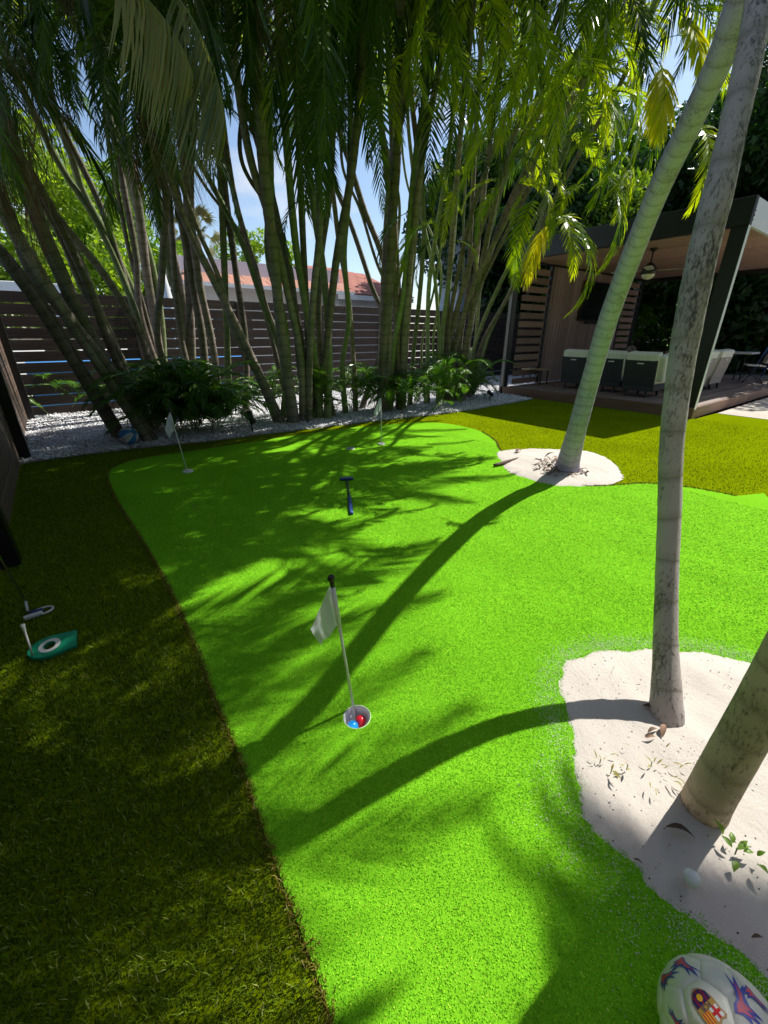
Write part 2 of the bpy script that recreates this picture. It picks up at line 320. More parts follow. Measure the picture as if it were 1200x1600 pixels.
bmesh.ops.triangle_fill(bm, use_beauty=True, use_dissolve=False, edges=bm.edges[:])
for f in bm.faces:
    if f.normal.z < 0: f.normal_flip()
tag(add('putting_green', bm_mesh('putting_green', bm), M['green']), kind='structure')
lawn_poly = [(-0.62, -2.5), (-0.62, 10.1), (9.0, 10.1), (9.0, 2.5), (12.6, 2.4), (9.9, 1.45), (9.2, -3), (7, -6), (0, -6)]
bm = bmesh.new(); outer = [bm.verts.new((x, y, 0.0)) for x, y in lawn_poly]
inner = [bm.verts.new((CUP.x + 0.06 * math.cos(a), CUP.y + 0.06 * math.sin(a), 0.0)) for a in [2 * math.pi * k / 32 for k in range(32)]]
for ring_ in (outer, inner):
    for i in range(len(ring_)): bm.edges.new((ring_[i], ring_[(i + 1) % len(ring_)]))
bmesh.ops.triangle_fill(bm, use_beauty=True, use_dissolve=False, edges=bm.edges[:])
for f in bm.faces:
    if f.normal.z < 0: f.normal_flip()
tag(add('lawn', bm_mesh('lawn', bm), M['lawn']), kind='structure')
PATIO = [tuple(G(1120, 646)[:2]), tuple(G(1200, 656)[:2]), (9.4, -1.5), (9.4, -20), (60, -20), (60, 9.98), (15.45, 9.98), (15.45, 2.45), (10.0, 2.45)]
ground_sheet('patio', PATIO, 0.006, M['concrete'])
# sand beds
def blob(pxs, step=0.06): return poly_smooth([tuple(G(*p)[:2]) for p in pxs], step)
SAND1 = poly_smooth([tuple(G(*p)[:2]) for p in [(866, 1098), (872, 1060), (890, 1032), (935, 1017), (1000, 1013), (1080, 1016), (1140, 1027), (1185, 1040), (1240, 1062), (1330, 1120)]]
        + [(3.0, -1.3), (1.6, -1.6)] + [tuple(G(*p)[:2]) for p in [(1330, 1640), (1200, 1555), (1110, 1475), (1062, 1438), (1004, 1402), (970, 1345), (925, 1300), (903, 1255), (889, 1190), (876, 1135)]], 0.05)
SAND2 = blob([(778, 708), (800, 703), (850, 702), (920, 706), (955, 722), (971, 742), (962, 755), (930, 760), (880, 762), (830, 752), (795, 738), (780, 722)])
GRAVEL = [tuple(G(*p)[:2]) for p in [(49, 724), (100, 716), (160, 708), (250, 698), (330, 690), (400, 681), (500, 669), (600, 657), (700, 646), (760, 637), (815, 625)]]
GRAVEL = poly_smooth(GRAVEL, 0.15, closed=False) + [(9.0, 6.6), (9.0, 7.2), (15.6, 7.2), (15.6, 10.1), (-0.6, 10.1), (-0.6, GRAVEL[0][1])]
_D = np.random.default_rng(3); DENT = [(_D.uniform(0.2, 4.3), _D.uniform(-1.6, 3.2), _D.uniform(.02, .07), _D.uniform(-.009, .004)) for _ in range(520)]
def sand_height(x, y):
    return (0.012 * np.sin(3.1 * x + 1) * np.cos(2.7 * y) + 0.007 * np.sin(11 * x + 5 * y) * np.cos(8 * y - 3 * x) + 0.0035 * np.sin(31 * x + 12 * y + 2 * np.sin(9 * y)) * np.sin(27 * y - 9 * x) + 0.002 * np.sin(61 * x - 40 * y) * np.sin(55 * y + 20 * x) + sum(h * np.exp(-((x - a) ** 2 + (y - b) ** 2) / r ** 2) for a, b, r, h in DENT))
def sand_bed(name, poly, h0, hump, res=0.028, edge=0.05):
    P = np.array(poly); x0, y0 = P.min(0); x1, y1 = P.max(0); nx = int((x1 - x0) / res) + 2; ny = int((y1 - y0) / res) + 2
    xs, ys = np.meshgrid(x0 + np.arange(nx) * res, y0 + np.arange(ny) * res, indexing='ij'); X = xs.ravel(); Y = ys.ravel()
    ins = inside(X, Y, poly); d = np.full(X.shape, 9.0)
    for i in range(len(P)):
        a = P[i]; e = P[(i + 1) % len(P)] - a; t_ = np.clip(((X - a[0]) * e[0] + (Y - a[1]) * e[1]) / max(1e-9, e @ e), 0, 1)
        d = np.minimum(d, np.hypot(X - a[0] - t_ * e[0], Y - a[1] - t_ * e[1]))
    d = np.where(ins, d, -d)
    wob = 0.02 * np.sin(7 * X + 5 * Y) + 0.012 * np.sin(37 * X + 11 * Y) + 0.010 * np.sin(23 * Y - 17 * X) + 0.008 * np.sin(71 * X + 53 * Y)
    Z = 0.005 + np.clip((d + wob) / edge, -0.6, 1) * h0 + hump * (1 - np.exp(-np.clip(d, 0, 9) / 0.35)) + np.where(d > 0.02, sand_height(X, Y), 0) * np.clip(d / 0.15, 0, 1)
    Z = np.where(d > 0.045, np.maximum(Z, 0.0125 + 0.25 * sand_height(X * 1.3, Y * 1.3)), Z)
    V = np.stack([X, Y, Z], 1); idx = np.arange(nx * ny).reshape(nx, ny)
    F = np.stack([idx[:-1, :-1], idx[1:, :-1], idx[1:, 1:], idx[:-1, 1:]], -1).reshape(-1, 4)
    F = F[(d[F] > -0.03).all(1)]
    return tag(add(name, np_mesh(name, V, F, True), M['sand']), kind='structure')
sand_bed('sand_bed', SAND1, 0.010, 0.016, edge=0.10)
sand_bed('sand_bed', SAND2, 0.012, 0.03, 0.035)
ground_sheet('gravel_bed', GRAVEL, 0.006, simple('gravel_dust', (0.45, 0.45, 0.46), 0.9, 0.2, 30))

# fibres, pebbles: real geometry joined into stuff
def cam_dist(x, y): return np.hypot(x, y)
def in_view(x, y, marg=60):
    # keep only what the view and a few steps to the side can see
    X = sA * x - cA * y; Y = cA * x + sA * y
    zc = Y * cP + EYE * sP; uc = Y * sP - EYE * cP
    px = 600 + FPX * X / np.maximum(zc, 0.05); py = 800 - FPX * uc / np.maximum(zc, 0.05)
    return (zc > 0.1) & (px > -marg - 120) & (px < 1200 + marg + 120) & (py < 1600 + marg + 60)
def blades(name, x, y, z0, h, wd, lean, mt, label):
    n = len(x); a = RNG.uniform(0, 2 * np.pi, n); la = RNG.uniform(0, 2 * np.pi, n); ln = lean * RNG.uniform(0.2, 1.2, n); hh = h * RNG.uniform(0.6, 1.25, n)
    dx = np.cos(a) * wd / 2; dy = np.sin(a) * wd / 2
    base = np.stack([x, y, np.full(n, z0)], 1); sd = np.stack([dx, dy, np.zeros(n)], 1)
    mid = base + np.stack([np.cos(la) * ln * 0.35, np.sin(la) * ln * 0.35, hh * 0.6], 1)
    tip = base + np.stack([np.cos(la) * ln, np.sin(la) * ln, hh], 1)
    V = np.stack([base - sd, base + sd, mid + sd * 0.8, mid - sd * 0.8, tip], 1).reshape(-1, 3)
    i = np.arange(n)[:, None] * 5
    F = np.concatenate([i + np.array([[0, 1, 2]]), i + np.array([[0, 2, 3]]), i + np.array([[3, 2, 4]])], 0)
    o = add(name, np_mesh(name, V, F), mt); return tag(o, label, 'grass', kind='stuff')
def scatter(x0, x1, y0, y1, dens_fn, n):
    x = RNG.uniform(x0, x1, n); y = RNG.uniform(y0, y1, n); k = RNG.uniform(0, 1, n) < dens_fn(x, y); return x[k], y[k]
# long pile, left strip and right lawn
def free(x, y): return ~inside(x, y, GREEN) & ~inside(x, y, GRAVEL) & ~inside(x, y, SAND1) & ~inside(x, y, SAND2)
x, y = scatter(-0.575, 1.7, -0.2, 8.2, lambda x, y: np.clip((1.5 / np.maximum(cam_dist(x, y), 0.6)) ** 1.15, 0, 1), 800000)
k = in_view(x, y); x, y = x[k], y[k]; k = free(x, y) & (x - y < 1.2); x, y = x[k], y[k]
blades('lawn_grass', x, y, -0.002, 0.020, 0.0030, 0.018, M['blade_lawn'], 'long olive green artificial turf pile beside the wall')
x, y = scatter(0.5, 12, -1.5, 8.6, lambda x, y: np.clip(3.6 / np.maximum(cam_dist(x, y), 3.6), 0, 1) ** 1.6, 620000)
k = in_view(x, y); x, y = x[k], y[k]; k = free(x, y) & (x < 8.98) & ~inside(x, y, PATIO) & (cam_dist(x, y) > 3.0); k &= ~((x - y < 1.2) & (x < 1.7)); x, y = x[k], y[k]
blades('lawn_grass', x, y, -0.002, 0.013, 0.0045, 0.010, M['blade_lawn'], 'sunlit yellow green artificial lawn between green and deck')
# tan fringe where the two turfs meet
ed = []
for i in range(len(GREEN) - 6):
    a = Vector(GREEN[i]); b_ = Vector(GREEN[i + 1]); n_ = int((b_ - a).length * 900)
    nn = Vector((-(b_ - a).y, (b_ - a).x)).normalized()
    for k in range(n_):
        q = a.lerp(b_, random.random()) + nn * random.gauss(0.0, 0.007); ed.append((q.x, q.y))
ed = np.array(ed); k = in_view(ed[:, 0], ed[:, 1]) & (cam_dist(ed[:, 0], ed[:, 1]) < 6.5); ed = ed[k]
blades('turf_seam_fringe', ed[:, 0], ed[:, 1], 0.004, 0.017, 0.0034, 0.022, blade_mat('fringe_fibre', (0.10, 0.11, 0.01), (0.34, 0.26, 0.05), (0.45, 0.38, 0.15), 0.7, 0.05), 'tan and olive fringe of fibres along the seam of the putting green')
# short pile of the putting green
x, y = scatter(-0.5, 4.6, -1.2, 4.4, lambda x, y: np.clip((1.6 / np.maximum(cam_dist(x, y), 0.8)) ** 1.8, 0, 1), 2600000)
k = in_view(x, y); x, y = x[k], y[k]; SC = np.array(SAND1); cc = np.array([1.75, -0.2]); SHR = cc + (SC - cc) * 0.93
k = inside(x, y, GREEN) & ~inside(x, y, [tuple(q) for q in SHR]) & (np.hypot(x - CUP.x, y - CUP.y) > CUPR + 0.003); x, y = x[k], y[k]
n = len(x); a = RNG.uniform(0, 2 * np.pi, n); s = 0.0033 * RNG.uniform(0.7, 1.4, n) * np.clip(cam_dist(x, y) / 2.2, 0.75, 1.6); h = RNG.uniform(0.001, 0.0048, n)
b0 = np.stack([x, y, np.full(n, 0.007)], 1)
V = np.stack([b0 + np.stack([np.cos(a) * s, np.sin(a) * s, h * 0.2], 1), b0 + np.stack([-np.cos(a) * s, -np.sin(a) * s, h * 0.3], 1), b0 + np.stack([-np.sin(a) * s * 1.2, np.cos(a) * s * 1.2, h], 1)], 1).reshape(-1, 3)
tag(add('putting_green_pile', np_mesh('putting_green_pile', V, np.arange(3 * n).reshape(-1, 3)), M['blade_green']), 'short curly bright green pile of the putting green', 'grass', kind='stuff')
# pebbles
def stones(name, x, y, z, s, mt, label):
    n = len(x); base = np.array([[1, 0, 0], [-1, 0, 0], [0, 1, 0], [0, -1, 0], [0, 0, 1], [0, 0, -1.0]])
    ax = np.stack([s * RNG.uniform(0.7, 1.35, n), s * RNG.uniform(0.6, 1.1, n), s * RNG.uniform(0.4, 0.8, n)], 1)
    v = base[None] * ax[:, None] * RNG.uniform(0.75, 1.2, (n, 6, 1)); a = RNG.uniform(0, 6.28, n); tl = RNG.uniform(-0.6, 0.6, n)
    ca, sa, ct, st = np.cos(a)[:, None], np.sin(a)[:, None], np.cos(tl)[:, None], np.sin(tl)[:, None]
    X, Y, Z = v[..., 0], v[..., 1], v[..., 2]; Y, Z = Y * ct - Z * st, Y * st + Z * ct; X, Y = X * ca - Y * sa, X * sa + Y * ca
    V = np.stack([X + x[:, None], Y + y[:, None], Z + z[:, None]], -1).reshape(-1, 3)
    f = np.array([[0, 2, 4], [2, 1, 4], [1, 3, 4], [3, 0, 4], [2, 0, 5], [1, 2, 5], [3, 1, 5], [0, 3, 5]]); F = (np.arange(n)[:, None, None] * 6 + f[None]).reshape(-1, 3)
    return tag(add(name, np_mesh(name, V, F), mt), label, 'gravel', kind='stuff')
x, y = scatter(-0.6, 13, 5.2, 10.0, lambda x, y: np.clip((8.0 / np.maximum(cam_dist(x, y), 5)) ** 1.6, 0, 1), 110000)
k = inside(x, y, GRAVEL) & in_view(x, y) & (y < 9.95); x, y = x[k], y[k]
stones('gravel', x, y, 0.014 + RNG.uniform(0, 0.02, len(x)), 0.021 * RNG.uniform(0.7, 1.25, len(x)), M['pebble'], 'pale grey and white gravel chips along the fence')
# sand thrown over the turf, dark crumbs on the sand
pts = []
for q in range(30000):
    e = random.random(); i = random.randrange(len(SAND1)); p = Vector(SAND1[i]); 
    if p.x > 2.4 or p.y < -0.6: continue
    c_ = Vector((1.6, 0.2)); d_ = (p - c_).normalized(); off = abs(random.gauss(0, 0.05)) * (2.0 if (Vector(G(900, 1300)[:2]) - p).length < 0.25 else 0.8)
    pts.append((p.x + d_.x * off + random.gauss(0, 0.025), p.y + d_.y * off + random.gauss(0, 0.025)))
P = np.array(pts); stones('sand_grains', P[:, 0], P[:, 1], np.full(len(P), 0.0125), 0.0012 * RNG.uniform(.6, 1.6, len(P)), simple('sand_grain', (0.82, 0.78, 0.70), 0.9, 0.05), 'loose white sand spilled over the edge of the putting turf')
# ------------------------------------------------------------------ fences
def slat_bay_x(parent, mesh, x, y, n, pitch, z0):
    for k in range(n): add('slat', mesh, None, parent, (x, y, z0 + pitch * k), (0, random.uniform(-.0015, .0015), 0))
fence = thing('slat_fence', 'long dark brown horizontal slat fence behind the palm clumps', 'fence', (-0.6, 10, 0))
NB, BW = 13, 2.08
sl = box_me('fence_slat', (BW - 0.09, 0.022, 0.172), 0.003); sl.materials.append(M['slat_x'])
pm = box_me('fence_post', (0.088, 0.088, 2.06), 0.004); pm.materials.append(M['slat_x'])
for b_ in range(NB):
    slat_bay_x(fence, sl, BW * (b_ + 0.5), 0, 11, 0.19, 0.088)
for b_ in range(NB + 1): add('post', pm, None, fence, (BW * b_, 0.01, 1.03))
wallf = thing('board_fence', 'weathered brown board fence with black posts on the left edge', 'fence', (-0.6, 0, 0))
wp = [-2.79, 0.34, 3.36, 6.48, 9.6]
for i in range(4):
    L_ = wp[i + 1] - wp[i] - 0.002
    me = box_me('wall_board', (0.022, L_, 0.184), 0.003); me.materials.append(M['slat_y'])
    for k in range(11): add('board', me, None, wallf, (0, (wp[i] + wp[i + 1]) / 2, 0.094 + 0.19 * k))
me = box_me('black_post', (0.10, 0.11, 2.12), 0.004); me.materials.append(M['post_dark'])
for y_ in wp: add('post', me, None, wallf, (0.063, y_, 1.06))
rf = thing('slat_fence', 'grey brown slat fence far behind the covered deck', 'fence', (27, 9.6, 0))
me = box_me('far_slat', (0.022, 2.40, 0.19), 0.003); me.materials.append(M['slat_y'])
pf = box_me('far_post', (0.09, 0.09, 2.1), 0.004); pf.materials.append(M['slat_y'])
for b_ in range(9):
    for k in range(10): add('slat', me, None, rf, (0, -2.5 * (b_ + .5), 0.1 + 0.2 * k))
for b_ in range(10): add('post', pf, None, rf, (0.0, -2.5 * b_, 1.05))

# ------------------------------------------------------------------ covered deck
PX0, PX1, PY0, PY1, DZ, RB, RT = 8.9, 15.3, 2.54, 6.78, 0.20, 2.93, 3.30
pav = thing('covered_deck', 'brown pergola with flat roof and raised deck right of the palms', 'pergola', (PX0, PY0, 0))
def pp(name, c, s, m, bev=0.003, rot=None):
    me = box_me(name, s, bev); return add(name, me, m, pav, (c[0] - PX0, c[1] - PY0, c[2]), rot)
DX1 = 17.2
bw = 0.14; nb = int((PY1 - PY0 - 0.05) / bw)
dm = box_me('deck_board', (DX1 - PX0 - 0.05, bw - 0.006, 0.024), 0.002)
M['deck_x'] = wood('deck_board_x', (0.17, 0.125, 0.10), (0.27, 0.20, 0.16), 0, 0.6); dm.materials.append(M['deck_x'])
for k in range(nb): add('deck_board', dm, None, pav, ((DX1 - PX0) / 2 + 0.03, 0.03 + bw * (k + 0.5), DZ - 0.012))
pp('fascia_board', (PX0 + 0.012, (PY0 + PY1) / 2, (DZ - 0.005) / 2), (0.024, PY1 - PY0, DZ - 0.005), M['fascia'])
M['fascia_x_lit'] = wood('deck_fascia_x_lit', (0.27, 0.15, 0.10), (0.38, 0.225, 0.155), 0, 0.55)  # lighter copy of the fascia wood: sunlit side put into the colour
pp('fascia_board', ((PX0 + DX1) / 2 + 0.013, PY0 + 0.012, (DZ - 0.005) / 2), (DX1 - PX0 - 0.03, 0.024, DZ - 0.005), M['fascia_x_lit'])
# posts: dark, the lit side face put in as a pale plate
def post(x, y, z0=0.0):
    pp('post', (x, y, (z0 + RB) / 2), (0.14, 0.14, RB - z0), M['alu'], 0.004)
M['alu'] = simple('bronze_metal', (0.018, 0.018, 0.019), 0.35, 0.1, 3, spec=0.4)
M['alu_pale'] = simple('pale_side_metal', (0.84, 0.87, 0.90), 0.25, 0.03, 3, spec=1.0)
pp('post', (PX0 + 0.062, PY0 + 0.115, RB / 2), (0.10, 0.22, RB), M['alu'], 0.004); post(PX0 + 0.08, PY1 - 0.02, 0.0)
post(PX1 - 0.3, PY0 + 0.2, DZ); post(PX1 - 0.1, PY1 - 0.1, DZ)
pp('pale_face', (PX0 + 0.062, PY0 + 0.001, (0.16 + RB) / 2), (0.095, 0.006, RB - 0.16), M['alu_pale'], 0.001)
pp('pale_face', (PX0 + 0.003, PY1 - 0.02, RB / 2), (0.006, 0.08, RB - 0.02), M['post_grey'] if 'post_grey' in M else simple('post_grey', (0.20, 0.19, 0.18), 0.4, 0.1), 0.001)
# roof beams
pp('roof_beam', (PX0 + 0.06, (PY0 + PY1) / 2, (RB + RT) / 2), (0.12, PY1 - PY0, RT - RB), M['alu'])
pp('roof_beam', ((PX0 + PX1) / 2, PY1 - 0.06, (RB + RT) / 2), (PX1 - PX0 - 0.26, 0.12, RT - RB - 0.004), M['alu'])
pp('roof_beam', (PX1 - 0.06, (PY0 + PY1) / 2, (RB + RT) / 2 - 0.04), (0.12, PY1 - PY0, RT - RB + 0.06), M['alu'])
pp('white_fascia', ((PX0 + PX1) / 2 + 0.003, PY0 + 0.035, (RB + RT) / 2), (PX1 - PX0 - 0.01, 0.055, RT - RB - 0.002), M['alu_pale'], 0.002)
wf = [c_ for c_ in pav.children if c_.name.startswith('white_fascia')][0]
for k in range(3): add('bolt', lathe('bolt', [(0.0, 0.008), (0.012, 0.006), (0.012, 0)], 8), M['post_dark'], wf, Vector((0.16 - 0.012 * k, 0.006, RB + 0.20 - 0.06 * k)) - wf.location, (R(90), 0, 0))
nc = 5; cw = (PX1 - PX0 - 0.24) / nc
for k in range(nc): pp('ceiling_panel', (PX0 + 0.12 + cw * (k + 0.5), (PY0 + PY1) / 2 - 0.03, RB + 0.05), (cw - 0.03, PY1 - PY0 - 0.2, 0.03), M['ceil'], 0.002)
for k in range(1, nc): pp('ceiling_batten', (PX0 + 0.12 + cw * k, (PY0 + PY1) / 2 - 0.03, RB + 0.06), (0.028, PY1 - PY0 - 0.2, 0.03), M['alu'], 0.0)
pp('roof_sheet', ((PX0 + PX1) / 2, (PY0 + PY1) / 2, RT - 0.05), (PX1 - PX0 - 0.26, PY1 - PY0 - 0.26, 0.05), M['alu'], 0.0)
# slat screens and the television wall
ss = box_me('screen_slat', (1.02, 0.022, 0.13), 0.003); ss.materials.append(wood('screen_brown', (0.20, 0.12, 0.09), (0.34, 0.22, 0.17), 0))
YW = PY1 - 0.1
for k in range(14): add('screen_slat', ss, None, pav, (9.72 - PX0, YW - PY0, 0.30 + 0.19 * k))
for k in range(14): add('screen_slat', ss, None, pav, (14.72 - PX0, YW - PY0, 0.30 + 0.19 * k))
for x_ in (10.28, 14.16): pp('wall_stud', (x_, YW, (DZ + RB) / 2), (0.06, 0.09, RB - DZ), M['post_dark'])
npn = 26; pw = (14.12 - 10.32) / npn
pnm = box_me('wall_plank', (pw - 0.008, 0.02, RB - DZ - 0.02), 0.003); pnm.materials.append(M['panel'])
for k in range(npn): add('wall_plank', pnm, None, pav, (10.32 + pw * (k + .5) - PX0, YW - 0.03 - PY0, (DZ + RB) / 2), None)
pp('backing_board', (12.22, YW + 0.01, (DZ + RB) / 2), (3.78, 0.02, RB - DZ - 0.02), M['post_dark'])
M['screen'] = simple('screen_glass', (0.012, 0.014, 0.018), 0.06, 0.1, 2, spec=0.8)
tv = thing('television', 'large black television on the brown plank wall of the deck', 'television', (12.55, YW - 0.10, 2.22))
add('casing', box_me('tv_casing', (1.66, 0.06, 0.96), 0.008), M['post_dark'], tv, (0, 0, 0), (R(4), 0, 0))
add('screen', box_me('tv_screen', (1.62, 0.006, 0.91), 0.002), M['screen'], tv, (0, -0.034, 0.008), (R(4), 0, 0))
add('sound_bar', box_me('sound_bar', (1.1, 0.07, 0.06), 0.01), M['alu'], tv, (0.05, -0.03, -0.52))
# ceiling fan
fp = G(1022, 388, RB + 0.03)
fan = thing('ceiling_fan', 'dark ceiling fan with a frosted globe under the deck roof', 'ceiling fan', (fp.x, fp.y, RB + 0.035))
add('canopy', lathe('fan_canopy', [(0.0, 0), (0.07, 0), (0.065, -0.03), (0.03, -0.06), (0, -0.06)], 20), M['post_dark'], fan)
add('rod', lathe('fan_rod', [(0.014, -0.05), (0.014, -0.26)], 10), M['post_dark'], fan)
add('motor', lathe('fan_motor', [(0.0, -0.24), (0.04, -0.25), (0.10, -0.31), (0.145, -0.37), (0.145, -0.45), (0, -0.46)], 24), M['post_dark'], fan)
M['globe'] = simple('frosted_globe', (0.75, 0.72, 0.60), 0.3, 0.03)
add('globe', lathe('fan_globe', [(0.125, -0.455), (0.115, -0.49), (0.08, -0.525), (0.03, -0.545), (0, -0.548)], 24), M['globe'], fan)
blade = prism('fan_blade', [(0.10, -0.045), (0.3, -0.065), (0.62, -0.07), (0.68, -0.04), (0.68, 0.04), (0.62, 0.07), (0.3, 0.065), (0.10, 0.045)], -0.395, -0.385); blade.materials.append(simple('fan_blade_wood', (0.45, 0.43, 0.42), 0.4, 0.1))
for k in range(4): add('blade', blade, None, fan, None, (R(8), 0, R(15 + 90 * k)))

# ------------------------------------------------------------------ furniture on the deck
M['wicker'] = simple('charcoal_wicker', (0.030, 0.034, 0.038), 0.55, 0.2, 30, 0.4, 120)
M['taupe'] = simple('sunlit_panel', (0.40, 0.35, 0.30), 0.6, 0.08, 10, 0.2, 80)  # sunlight on the chair backs put in as a pale colour
M['cushion'] = simple('cream_cushion', (0.80, 0.82, 0.66), 0.85, 0.06, 6, 0.3, 30)
def soft(name, s, r=0.05):
    bm = bmesh.new(); bmesh.ops.create_cube(bm, size=1, matrix=Matrix.Diagonal((*s, 1)))
    bmesh.ops.bevel(bm, geom=bm.edges[:], offset=r, segments=4, affect='EDGES', profile=0.6)
    for v in bm.verts:
        v.co.x *= 1 + 0.05 * math.sin(9 * v.co.z + 4 * v.co.y); v.co.z *= 1 + 0.04 * math.sin(11 * v.co.y)
    return bm_mesh(name, bm, True)
def lounge_chair(label, x, y, wdt, rz, mt, group='lounge chairs on the covered deck'):
    """back panel at local x=0, width along y, seat towards +x"""
    t = thing('lounge_chair', label, 'lounge chair', (x, y, DZ), rz, group)
    add('back_panel', box_me('chair_back_panel', (0.03, wdt, 0.60), 0.008), mt, t, (0.02, 0, 0.43), (0, R(-9), 0))
    add('handle', box_me('chair_handle', (0.02, 0.13, 0.022), 0.006), M['cushion'], t, (-0.045, 0, 0.66), (0, R(-9), 0))
    add('seat_base', box_me('chair_seat_base', (0.66, wdt, 0.13), 0.01), mt, t, (0.37, 0, 0.19))
    add('seat_cushion', soft('chair_seat_cushion', (0.66, wdt * 0.98, 0.15), 0.05), M['cushion'], t, (0.40, 0, 0.33))
    add('back_cushion', soft('chair_back_cushion', (0.19, wdt * 1.0, 0.56), 0.06), M['cushion'], t, (0.08, -0.01, 0.60), (0, R(-10), 0))
    add('arm_cushion', soft('chair_arm_cushion', (0.42, 0.13, 0.50), 0.05), M['cushion'], t, (0.27, -wdt / 2 - 0.05, 0.60), (0, R(-9), 0))
    for sx in (0.06, 0.62):
        for sy in (-1, 1): add('leg', box_me('chair_leg', (0.04, 0.035, 0.13), 0.004), M['alu'], t, (sx, sy * (wdt / 2 - 0.12), 0.065), (0, R(12 if sx < .3 else -12), 0))
    return t
def yx(px, X): return ONX(px, 600, X).y
XC = 9.75
for (a, b_, lab) in ((872, 911, 'dark lounge chair with cream cushions, leftmost beside the pergola post'), (931, 968, 'dark lounge chair half hidden behind the leaning palm trunk'), (977, 1030, 'dark lounge chair with cream cushions between the two palm trunks')):
    y0, y1 = yx(a, XC), yx(b_, XC); lounge_chair(lab, XC - (0.25 if a == 977 else 0), (y0 + y1) / 2, abs(y0 - y1) * .94, 0, M['wicker'])
YC = 3.25
for (a, b_, lab) in ((1086, 1112, 'lounge chair, sunlit back put in as pale taupe, just right of the corner post'), (1114, 1132, 'lounge chair, sunlit back put in as pale taupe, nearest the white folding table')):
    x0, x1 = ONY(a, 590, YC).x, ONY(b_, 590, YC).x
    x0 = min(x0, 12.9); lounge_chair(lab, (x0 + x1) / 2, YC, min(0.78, abs(x1 - x0)), R(90), M['taupe'])
ca = thing('side_table', 'low tan wooden side table left of the dark chairs', 'side table', (*ONX(838, 575, 10.1)[:2], DZ))
add('table_top', box_me('side_table_top', (0.4, 0.62, 0.03), 0.005), wood('tan_wood', (0.30, 0.22, 0.11), (0.45, 0.34, 0.18), 1), ca, (0, 0, 0.36))
for sx in (-.15, .15):
    for sy in (-.26, .26): add('leg', box_me('side_table_leg', (0.03, 0.03, 0.345), 0.003), M['alu'], ca, (sx, sy, 0.1725))
# folding table and chairs
M['plastic'] = simple('white_plastic', (0.72, 0.68, 0.60), 0.45, 0.04)
tp = G(1137, 593, DZ); tp = Vector((15.6, 4.15, 0))
ft = thing('folding_table', 'white folding table on black legs beyond the lounge chairs', 'table', (tp.x, tp.y, DZ))
add('table_top', box_me('folding_table_top', (0.8, 1.5, 0.045), 0.012), M['plastic'], ft, (0, 0, 0.72))
for sy in (-.5, .5):
    for sx in (-.3, .3): add('leg', tube('folding_table_leg', [(sx, sy, 0), (sx * .8, sy, 0.70)], 0.014, sides=8), M['post_dark'], ft)
    add('leg_brace', tube('folding_table_brace', [(-.28, sy, 0.2), (.28, sy, 0.2)], 0.01, sides=8), M['post_dark'], ft)
def folding_chair(label, x, y, rz):
    t = thing('folding_chair', label, 'folding chair', (x, y, DZ), rz, 'white folding chairs round the table')
    prof = []
    for k in range(25):
        a = math.pi * k / 24; prof.append((0.22 * math.cos(a), 0.13 * math.sin(a) + 0.12))
    prof = [(0.20, -0.14)] + prof + [(-0.20, -0.14)]
    bm = bmesh.new(); hole = [(0.06 * math.cos(2 * math.pi * k / 16), 0.16 + 0.022 * math.sin(2 * math.pi * k / 16)) for k in range(16)]
    o_ = [bm.verts.new((p[0], 0, p[1])) for p in prof]; h_ = [bm.verts.new((p[0], 0, p[1])) for p in hole]
    for ring_ in (o_, h_):
        for i in range(len(ring_)): bm.edges.new((ring_[i], ring_[(i + 1) % len(ring_)]))
    bmesh.ops.triangle_fill(bm, use_beauty=True, edges=bm.edges[:]); g = bmesh.ops.extrude_face_region(bm, geom=bm.faces[:])
    for v in g['geom']:
        if isinstance(v, bmesh.types.BMVert): v.co.y += 0.022
    bmesh.ops.recalc_face_normals(bm, faces=bm.faces[:])
    add('backrest', bm_mesh('chair_backrest', bm), M['plastic'], t, (0, 0.21, 0.64), (R(-14), 0, 0))
    add('seat', box_me('chair_seat', (0.40, 0.40, 0.035), 0.012), M['plastic'], t, (0, 0, 0.44), (R(-3), 0, 0))
    for sx in (-1, 1):
        add('leg', tube('chair_leg_tube', [(sx * .215, -0.20, 0), (sx * .215, 0.04, 0.44), (sx * .215, 0.26, 0.80)], 0.011, 0.1, 8), M['post_dark'], t)
        add('leg', tube('chair_leg_tube', [(sx * .195, 0.24, 0), (sx * .195, -0.12, 0.43)], 0.011, sides=8), M['post_dark'], t)
    return t
folding_chair('white folding chair facing us across the white table', 15.95, 4.75, R(-35))
folding_chair('white folding chair turned sideways at the right edge', 14.95, 3.2, R(205))
folding_chair('white folding chair seen between the two big trunks', 14.7, 6.1, R(60))
bp_ = G(1038, 590, DZ); bp_ = Vector((13.6, 5.05, 0))
pl = thing('planter', 'brown square planter on the deck between the palm trunks', 'planter', (bp_.x, bp_.y, DZ))
add('planter_box', lathe('planter_box', [(0, 0), (0.21, 0), (0.24, 0.72), (0.25, 0.78), (0.22, 0.78), (0.21, 0.7), (0, 0.7)], 4, False), simple('planter_brown', (0.10, 0.06, 0.045), 0.6, 0.1), pl, None, (0, 0, R(45)))
